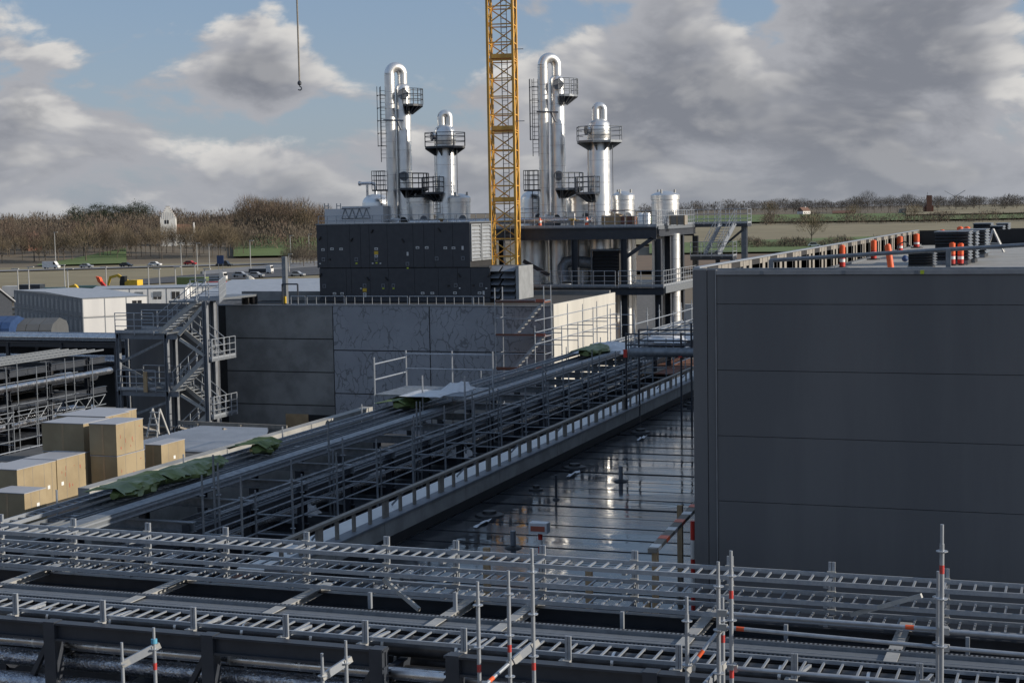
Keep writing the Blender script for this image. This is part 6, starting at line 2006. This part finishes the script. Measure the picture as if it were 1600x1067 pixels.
# corrugated roof with timber guard
def corr_roof():
    Z0 = -7.0
    near, far_ = at(300, 706, Z=Z0).y, at(300, 667, Z=Z0).y
    x0 = at(226, 690, Z=Z0).x
    t = thing('corrugated_roof', 'pale corrugated metal roof with a rounded end behind the boxes', 'roof', (x0, near, Z0))
    n = 26
    y1 = far_
    x1 = at(415, 672, Z=Z0).x
    for j in range(n):
        f_ = j / n
        y = near + (far_ - near) * f_
        dy = (far_ - near) / n
        xe = at(395 + 30 * math.sin(f_ * 2.2), 700 - 30 * f_, Z=Z0).x
        MB().add([(x0, y, Z0), (xe, y, Z0), (xe, y + dy * .3, Z0 + .07), (x0, y + dy * .3, Z0 + .07), (xe, y + dy * .7, Z0 + .07), (x0, y + dy * .7, Z0 + .07), (xe, y + dy, Z0), (x0, y + dy, Z0)],
                 [(0, 1, 2, 3), (3, 2, 4, 5), (5, 4, 6, 7)]).build('corrugation', 'corrugated', t)
    MB().bb(x0, at(395, 700, Z=Z0).x, near - .05, near - .005, Z0 - .35, Z0 + .02).build('fascia', 'galv_dull', t)
    g = thing('timber_guard', 'weathered timber guard rail round the corrugated roof', 'guard rail', (x0, y1, -7.0))
    zt = at(300, 662, Y=y1).z
    MB().bar((x0 - 1, y1 + .2, zt), (x1 + .6, y1 + .2, zt - .05), .06, .14).build('top_rail', 'timber_grey', g)
    MB().bar((x0 - 1, y1 + .2, zt - .6), (x1 + .6, y1 + .2, zt - .65), .05, .1).build('mid_rail', 'timber_grey', g)
    for px in (243, 305, 372):
        x = at(px, 680, Y=y1).x
        MB().bb(x - .05, x + .05, y1 + .1, y1 + .18, -7.3, zt).build('post', 'timber_grey', g)
        MB().bar((x, y1 + .1, zt - .3), (x - .1, y1 - .8, -6.9), .06, .06).build('brace', 'timber_grey', g)
    p = at(243, 690, Y=42)
    s = thing('step_ladder', 'small metal step ladder leaning by the timber guard', 'ladder', (p.x, 42, -6.7))
    for d in (-.18, .18):
        MB().bar((p.x + d, 41.8, -6.7), (p.x + d * .7, 42.1, -5.85), .04, .05).build('stile', 'galv_pale', s)
        MB().bar((p.x + d, 42.5, -6.7), (p.x + d * .7, 42.1, -5.85), .04, .05).build('stile', 'galv_pale', s)
    for k in range(4):
        MB().box((p.x, 41.85 + k * .06, -6.5 + k * .18), (.34, .08, .03)).build('step', 'galv_pale', s)
corr_roof()

# ---------------------------------------------------------------- racks on the far left
def far_left_racks():
    t = thing('pipe_rack', 'shadowy pipe rack at the far left with scaffold in front', 'pipe rack', (-47, 52, -12))
    for y in range(40, 66, 3):
        for x in (-44.6, -47.4):
            MB().ibeam((x, y, -12), (x, y, -6.5), .2, .2, .03).build('column', 'steel_dark', t)
        for z in (-6.6, -8.0, -9.6):
            MB().ibeam((-44.4, y, z), (-47.6, y, z), .15, .22, .02).build('cross_beam', 'steel_dark', t)
    for x in (-44.6, -47.4):
        for z in (-6.75, -8.2):
            MB().ibeam((x, 36, z), (x, 65.5, z), .15, .3, .03).build('long_beam', 'steel_dark', t)
    for x, z, r, m in ((-45.2, -7.6, .2, 'cladding'), (-45.9, -7.6, .15, 'foil'), (-46.6, -7.6, .2, 'cladding'), (-45.4, -9.2, .22, 'cladding'), (-46.4, -9.2, .18, 'foil'), (-44.3, -7.3, .16, 'cladding')):
        MB().tube((x, 36, z), (x, 65.5, z), r, 10).build('pipe', m, t, True)
    MB().bb(-47.5, -44.4, 36, 65.5, -9.75, -9.7).build('lower_tray', 'steel_dark', t)
    for z in (-6.85, -8.35, -9.78):  # added black plates that keep this rack's inside in shade
        MB().bb(-47.3, -44.7, 36, 65.5, z - .04, z).build('shade_plate', 'black_matt', t)
    MB().bb(-47.75, -47.6, 36, 65.5, -12, -6.7).build('back_sheet', 'black_matt', t)  # dark backing added to stop light showing through the rack
    for k in range(16):
        y = 37 + k * 1.8
        MB().box((-44.25 + .3 * (k % 3), y, -10.2 - .4 * (k % 4)), (.5, 1.1, .35)).build('hung_unit', ('galv_dull', 'steel_dark', 'cladding')[k % 3], t)
    ladder_thing('outer cable ladder on top of the far left rack', 'y', -44.9, .5, 36, 65.5, -6.3, .3, 'galv_dull', group='cable ladders on the far left rack')
    ladder_thing('middle cable ladder on top of the far left rack', 'y', -45.9, .5, 36, 65.5, -6.3, .3, 'galv_dull', group='cable ladders on the far left rack')
    ladder_thing('inner cable ladder on top of the far left rack', 'y', -46.9, .5, 36, 65.5, -6.3, .3, 'galv_dull', group='cable ladders on the far left rack')
    t = thing('pipe_rack', 'straight pipe rack crossing behind the far left one', 'pipe rack', (-62, 84, -12))
    for x in range(-76, -50, 4):
        for y in (83.5, 86.5):
            MB().ibeam((x, y, -12), (x, y, -7.6), .2, .2, .03).build('column', 'steel_dark', t)
    for y in (83.5, 86.5):
        for z in (-7.75, -9.2):
            MB().ibeam((-78, y, z), (-51, y, z), .15, .3, .03).build('long_beam', 'steel_dark', t)
    for y, z, r, m in ((84.2, -7.35, .22, 'cladding'), (85.0, -7.35, .18, 'cladding'), (85.8, -7.35, .2, 'foil'), (84.4, -8.8, .25, 'foil'), (85.6, -8.8, .25, 'cladding')):
        MB().tube((-78, y, z), (-51, y, z), r, 10).build('pipe', m, t, True)
    MB().bb(-78, -51, 86.6, 86.75, -12, -7.9).build('back_sheet', 'black_matt', t)  # added black sheet, deepens the shade of the crossing rack
    ladder_thing('cable ladder lying on the crossing rack at the far left', 'x', 83.2, .5, -78, -51, -7.4, .3, 'galv_dull', group=None)
    scaffold_run('tall scaffold with girders in front of the far left rack', -43.7, -42.7, 41, 62, 2.07, -6.3, -12, [-7.0, -8.0, -9.0, -10.0, -11.0], planks=(-10.1, 2), m='galv_dull')
    scaffold_run('second scaffold row deeper under the far left rack', -41.2, -40.4, 40, 56, 2.57, -7.6, -12, [-8.0, -9.0, -10.0, -11.0], planks=(-10.6, 2), m='galv_dull')
    scaffold_run('low scaffold row nearest the boxes at the lower left', -37.6, -36.6, 40, 54, 2.57, -8.2, -12, [-8.6, -9.6, -10.6, -11.4], planks=(-9.7, 2), m='galv')
    scaffold_run('lowest scaffold row behind the cardboard boxes', -33.6, -32.6, 40, 51, 2.07, -8.9, -12, [-9.3, -10.3, -11.3], planks=(-10.4, 2), m='galv')
    t2 = thing('pipe_rack', 'low dark pipe rack behind the cardboard boxes', 'pipe rack', (-35, 40, -12))
    for y in range(36, 53, 3):
        for x in (-34.4, -35.8):
            MB().ibeam((x, y, -12), (x, y, -9.2), .16, .16, .02).build('column', 'steel_dark', t2)
        MB().ibeam((-34.2, y, -9.3), (-36.0, y, -9.3), .12, .18, .02).build('cross_beam', 'galv_dull', t2)
    for x, z, r, m in ((-34.6, -9.0, .14, 'cladding'), (-35.1, -9.02, .11, 'foil'), (-35.6, -9.0, .15, 'cladding'), (-34.8, -10.4, .18, 'cladding')):
        MB().tube((x, 34, z), (x, 52, z), r, 10).build('pipe', m, t2, True)
    for k in range(4):
        y = 50 + k * 3.4
        t = thing('lattice_girder', 'pale lattice girder of the far left scaffold, %s from the left' % ('first', 'second', 'third', 'fourth')[k], 'girder', (-43.2, y, -8.6), 'lattice girders of the far left scaffold')
        MB().tube((-43.2, y, -8.2), (-43.2, y + 3.2, -8.2), .025, 6).tube((-43.2, y, -8.65), (-43.2, y + 3.2, -8.65), .025, 6).build('chord', 'galv_dull', t)
        br = MB()
        for q in range(6):
            br.tube((-43.2, y + q * .53, -8.65 if q % 2 else -8.2), (-43.2, y + (q + 1) * .53, -8.2 if q % 2 else -8.65), .018, 5)
        br.build('lacing', 'galv_dull', t)
    rn = random.Random(4)
    for k in range(14):
        p = V((rn.uniform(-39, -27), rn.uniform(40, 62), -11.9))
        crumple('rubble_film', 'crumpled film and debris on the floor at the lower left', p, rn.uniform(.6, 1.8), rn.uniform(.6, 1.8), rn.uniform(.2, .6), 'film' if k % 3 else 'timber_grey', 100 + k, 'debris', 'debris on the floor at the lower left', n=5)
far_left_racks()
# far end of the rack: white wrapped units, bridge and tables
t = thing('access_bridge', 'dark scaffold bridge with a thick pale beam crossing the rack beside the hall', 'bridge', (-16, 50, -6))
p0, p1 = at(985, 550, Y=50.5), at(1100, 551, Y=50.5)
MB().tube(p0, p1, .16, 12).build('beam', 'galv_dull', t, True)
for px, yt in ((978, 520), (998, 515), (1064, 520), (1080, 505)):
    p = at(px, yt, Y=50.5 if px != 998 else 51.8)
    MB().tube((p.x, p.y, -9), (p.x, p.y, p.z), .035, 6).build('standard', 'steel_dark', t)
for ya in (522, 539):
    MB().tube(at(978, ya, Y=50.5), at(1085, ya + 1, Y=50.5), .03, 6).build('guard_rail', 'steel_dark', t)
    MB().tube(at(998, ya - 7, Y=51.8), at(1085, ya - 6, Y=51.8), .03, 6).build('guard_rail', 'steel_dark', t)
for px in (978, 1064):
    p = at(px, 552, Y=50.5)
    MB().box((p.x, 50.45, p.z), (.12, .12, .26)).build('coupler', 'red', t)
for px, py, w, dd, h, lab in ((950, 528, 2.0, 3.0, .4, 'white wrapped unit beside the pale wall at the end of the rack'), (1045, 512, 2.0, 3.0, .4, 'white wrapped unit lying on the far end of the rack')):
    p = at(px, py + 12, Z=-5.4)
    crumple('wrapped_unit', lab, (p.x, p.y, -5.6), w, dd, h, 'film', int(px), 'unit', 'wrapped units at the rack end', n=7)
p = at(1007, 486, Y=118)
MB().bb(p.x - .8, p.x + 4, 130, 130.3, GZ, at(1000, 475, Y=130).z).build('white_wall', 'white', None, label='bright white wall seen through the legs of the process platform', cat='wall')
# ================================================================ foreground cable ladders
LY = 22.0
tz = [at(800, y, Y=LY + .14).z for y in (867.5, 896.0, 922.5)]
for z, nm in zip(tz, ('top', 'middle', 'bottom')):
    ladder_thing('%s one of the three stacked cable ladders crossing the foreground' % nm, 'x', LY - .14, .56, -19.0, 1.2, z, .2, 'galv', (0.04, 0.062), 'stacked cable ladders in the foreground')
sup_px = (4, 117, 233, 354, 480, 605, 713, 848, 992, 1141, 1300, 1478)
names = ('first', 'second', 'third', 'fourth', 'fifth', 'sixth', 'seventh', 'eighth', 'ninth', 'tenth', 'eleventh', 'twelfth')
for px, nm in zip(sup_px, names):
    x = at(px, 860, Y=LY + .2).x
    t = thing('tray_support', 'galvanised double strut support of the stacked ladders, %s from the left' % nm, 'support', (x, LY + .19, tz[2] - .2), 'supports of the stacked ladders')
    zt = tz[0] + .17
    for dx in (-.026, .026):
        MB().bb(x + dx - .02, x + dx + .02, LY + .17, LY + .21, tz[2] - .06, zt).build('strut', 'galv', t)
    for z in tz:
        MB().prism([(x - .03, LY + .165, z - .04), (x - .03, LY - .42, z - .04), (x - .03, LY - .42, z - .065), (x - .03, LY + .165, z - .12)], (.06, 0, 0)).build('arm', 'galv', t)
        MB().box((x, LY + .14, z + .035), (.12, .05, .02)).build('clamp', 'galv_pale', t)
# supporting steel under the stacked ladders
t = thing('ladder_rack_frame', 'dark steel frame with pale cross beams under the foreground ladders', 'rack', (-9, LY, -12))
MB().ibeam((-22, LY + .05, tz[2] - .30), (4, LY + .05, tz[2] - .30), .16, .22, .02).build('long_beam', 'steel_dark', t)
for px in (-130, 72, 287, 497, 737, 834, 1107, 1412, 1640):
    x = at(px, 915, Y=LY).x
    MB().ibeam((x, LY + .35, tz[2] - .17), (x, 20.3, tz[2] - .17), .17, .1, .012).build('cross_beam', 'galv_pale', t)
    MB().bb(x - .1, x + .1, LY - .04, LY + .16, -12, tz[2] - .41).build('column', 'steel_dark', t)
for pa, pb in (((600, 905), (655, 952)), ((1330, 960), (1440, 930))):
    MB().bar(at(*pa, Y=LY - .3), at(*pb, Y=LY - .6), .05, .06).build('brace', 'galv_pale', t)
# small galvanised stub posts between
for px, pt, pb in ((578, 925, 950), (711, 925, 955), (972, 955, 985), (1228, 975, 1003), (1512, 995, 1030)):
    a = at(px, pt, Y=21.2)
    MB().bb(a.x - .025, a.x + .025, 21.17, 21.23, at(px, pb, Y=21.2).z, a.z).build('stub', 'galv', t)

def perforated():
    m = mat('perforated', (0.40, 0.42, 0.45), .45, .6, scale=5)
    t_ = m.node_tree
    b = t_.nodes['Principled BSDF']
    old = b.inputs['Base Color'].links[0].from_socket
    geo = N(t_, 'ShaderNodeNewGeometry')
    sp = N(t_, 'ShaderNodeSeparateXYZ')
    t_.links.new(geo.outputs['Position'], sp.inputs[0])
    fr = mth(t_, 'FRACT', mth(t_, 'MULTIPLY', sp.outputs[0], 16.0))
    slot = mth(t_, 'LESS_THAN', fr, 0.5)
    t_.links.new(mixc(t_, mth(t_, 'MULTIPLY', slot, .85), old, (0.02, 0.02, 0.022)), b.inputs['Base Color'])
perforated()
def wide_tray():
    yb, yf = 20.78, 20.26
    z = at(800, 972, Y=yb).z - .05
    t = thing('wide_cable_tray', 'wide solid cable tray with perforated edges crossing the foreground', 'cable tray', (-9, yf, z))
    MB().bb(-20, 3, yf, yb, z - .012, z).build('base', 'galv_dull', t)
    for y in (yf, yb):
        MB().bb(-20, 3, y - .012, y + .012, z, z + .055).build('side_flange', 'galv_dull', t)
        MB().bb(-20, 3, y - .004 - (.012 if y == yf else -.012), y + .004 - (.012 if y == yf else -.012), z + .018, z + .04).build('slot_strip', 'perforated', t)
    MB().bb(-20, 3, yb + .014, yb + .06, z + .053, z + .06).build('lip', 'perforated', t)
    MB().bb(-20, 3, yf + .13, yf + .14, z + .0005, z + .006).build('rib', 'galv', t)
    MB().bb(-20, 3, yf + .29, yf + .30, z + .0005, z + .006).build('rib', 'galv', t)
    MB().ibeam((-20, yf + .1, z - .16), (3, yf + .1, z - .16), .1, .16, .012).build('bearer', 'steel_dark', t)
    return z
wz = wide_tray()
FY = 19.55
fz = at(800, 1015, Y=FY - .22).z
ladder_thing('low front cable ladder crossing the foreground before the wide tray', 'x', FY + .08, .6, -17.0, .6, fz, .235, 'galv', (0.035, 0.05))
fp = (25, 161, 302, 446, 570, 724, 887, 1060, 1241, 1437, 1620)
for px, nm in zip(fp, names):
    x = at(px, 960, Y=FY - .3).x
    t = thing('strut_post', 'short upright strut with clamp on the low front ladder, %s from the left' % nm, 'support', (x, FY - .3, fz - .1), 'upright struts of the low front ladder')
    for dx in (-.022, .022):
        MB().bb(x + dx - .018, x + dx + .018, FY - .32, FY - .28, fz - .04, fz + .27).build('strut', 'galv', t)
    MB().box((x - .04, FY - .31, fz - .07), (.15, .12, .05)).build('clamp', 'galv_pale', t)
    MB().tube((x - .06, FY - .34, fz - .15), (x - .06, FY - .34, fz - .03), .016, 6).build('bolt', 'galv', t)
    MB().bar((x, FY - .28, fz - .03), (x + .1, FY + .26, fz - .03), .045, .04).build('arm', 'galv', t)
# front dark rack with pipes
def front_rack():
    Yb = 19.0
    zt = at(800, 1030, Y=Yb).z
    t = thing('front_pipe_rack', 'dark steel front rack with box columns at the bottom of the picture', 'pipe rack', (-9, Yb, -12))
    h = .26
    def X(px):
        return at(px, 1040, Y=Yb).x
    for a, b in ((-60, 604), (697, 1700)):
        MB().ibeam((X(a), Yb, zt - h / 2), (X(b), Yb, zt - h / 2), .18, h, .03).build('beam', 'steel_dark', t)
    for px in (85, 330, 592, 711, 1018, 1320, 1590):
        x = X(px)
        MB().bb(x - .095, x + .095, Yb - .1, Yb + .1, -12, zt + .012).build('column', 'steel_dark', t)
        MB().bar((x - .1, Yb, zt - .34), (x - .5, Yb + .1, zt - .95), .06, .08).build('knee_brace', 'steel_dark', t)
    for px in (85, 592, 1018):
        MB().ibeam((X(px), Yb + .1, zt - .45), (X(px), 22, zt - .45), .12, .2, .02).build('cross_beam', 'steel_dark', t)
    for y, z, r, m in ((Yb + .75, zt - .16, .15, 'cladding_shaded'), (Yb + .32, zt - .42, .09, 'cladding'), (Yb + .40, zt - .70, .13, 'foil'), (Yb + .85, zt - .62, .16, 'cladding_shaded'), (Yb + .1, zt - .98, .15, 'foil'), (Yb + 1.2, zt - .5, .18, 'cladding_shaded')):
        o = MB().tube((X(-80), y, z), (X(1720), y, z), r, 16).build('pipe', m, t, True)
        if m != 'foil':
            bm = MB()
            x = X(-60)
            ring = MB().tube((-.02, 0, 0), (.02, 0, 0), r * 1.02, 16).mesh('band', 'stainless', True)
            while x < X(1700):
                put(ring, 'band', o, (x, y, z))
                x += 1.1
    MB().bb(X(-80), X(1720), Yb - 1.2, Yb + 1.6, zt - 1.45, zt - 1.40).build('grating', 'timber_grey', t)
front_rack()

# ---------------------------------------------------------------- foreground scaffold standards
def standard(px, ytop, Y, label, bands=(), zbot=-9.0, tape=None, group='scaffold standards in the foreground'):
    p = at(px, ytop, Y=Y)
    t = thing('scaffold_standard', label, 'scaffold post', (p.x, Y, zbot), group)
    MB().tube((p.x, Y, zbot), (p.x, Y, p.z - .2), .0245, 10).build('tube', 'galv', t, True)
    MB().tube((p.x, Y, p.z - .2), (p.x, Y, p.z), .019, 10).build('spigot', 'galv', t, True)
    z = p.z - .28
    while z > p.z - 3.2:
        o = MB().lathe((p.x, Y, z), [(.025, -.007), (.062, -.005), (.062, .005), (.025, .007)], 12).build('rosette', 'galv', t)
        z -= .5
    for yb in bands:
        q = at(px, yb, Y=Y)
        MB().lathe((p.x, Y, q.z), [(.0255, -.045), (.0255, .045)], 10).build('colour_band', 'red', t, True)
    if tape:
        q = at(px, tape, Y=Y)
        MB().lathe((p.x, Y, q.z), [(.04, -.03), (.04, .03)], 10).build('tape', 'cyan', t, True)
    return p
def ledger(pa, Ya, pb, Yb, label, m='galv', r=.0245, bands=(), flat=False):
    a, b = at(*pa, Y=Ya), at(*pb, Y=Yb)
    t = thing('scaffold_ledger', label, 'scaffold tube', a, 'scaffold ledgers in the foreground')
    if flat:
        MB().bar(a, b, .03, .1).build('beam', m, t)
    else:
        MB().tube(a, b, r, 10).build('tube', m, t, True)
    d = (b - a).normalized()
    for e, s in ((a, 1), (b, -1)):
        MB().bar(e - d * .02, e + d * .09, .05, .075).build('wedge_head', 'galv_pale', t)
    for f in bands:
        q = a.lerp(b, f)
        MB().tube(q - d * .045, q + d * .045, r * 1.05, 10).build('colour_band', 'orange', t, True)
SY = 17.0
standard(190, 1003, SY, 'short scaffold standard left of the blue taped one')
standard(240, 980, SY + .3, 'short scaffold standard with blue tape near the bottom left', (1040,), tape=1001)
standard(503, 1020, SY, 'lowest short scaffold standard left of the centre column')
standard(540, 1000, SY + .3, 'short scaffold standard just right of the lowest one')
standard(746, 908, SY, 'left standard of the three near the picture centre', (1043,))
standard(794, 891, SY + .4, 'middle standard of the three near the picture centre', (1012,))
standard(831, 856, SY + .2, 'tall right standard of the three near the picture centre', (1040,))
standard(1073, 931, SY, 'left standard of the cluster right of the timber guard', ())
standard(1122, 877, SY + .3, 'middle standard of the cluster right of the timber guard', ())
standard(1142, 860, SY + .1, 'tall right standard of the cluster right of the timber guard', (928, 1052))
standard(1129, 932, SY + .9, 'standard behind the middle one of the right cluster', (997,))
standard(1472, 819, SY - .3, 'tallest scaffold standard at the right in front of the hall', (889,))
standard(1466, 892, SY + .2, 'standard directly left of the tallest one at the right', ())
ledger((192, 1037), SY, (240, 1012), SY + .3, 'short flat ledger between the two standards at the bottom left', flat=True)
ledger((505, 1057), SY, (540, 1034), SY + .3, 'short flat ledger between the two standards left of centre', flat=True)
ledger((752, 1075), SY - .2, (795, 1036), SY + .4, 'diagonal tube with orange band at the centre standards', bands=(.35,))
ledger((804, 1031), SY, (832, 1008), SY + .2, 'short flat bracket between the right two centre standards', flat=True)
ledger((1075, 1046), SY, (1122, 986), SY + .3, 'diagonal tube with orange band at the right cluster', bands=(.42,))
ledger((1124, 957), SY + .2, (1468, 983), SY + .2, 'upper long ledger between the right cluster and the tallest standard', bands=(.87,))
ledger((1124, 979), SY + .3, (1468, 1011), SY + .2, 'lower long ledger between the right cluster and the tallest standard', bands=(.1,))
ledger((1470, 985), SY + .1, (1640, 998), SY + .1, 'upper ledger leaving the picture on the right')
ledger((1470, 1011), SY + .1, (1640, 1026), SY + .1, 'lower ledger leaving the picture on the right')
ledger((1140, 1043), SY + .2, (1440, 1067), SY + .2, 'lowest long ledger at the bottom right')
ledger((1098, 1075), SY, (1128, 1042), SY + .6, 'short flat beam at the foot of the right cluster', flat=True)
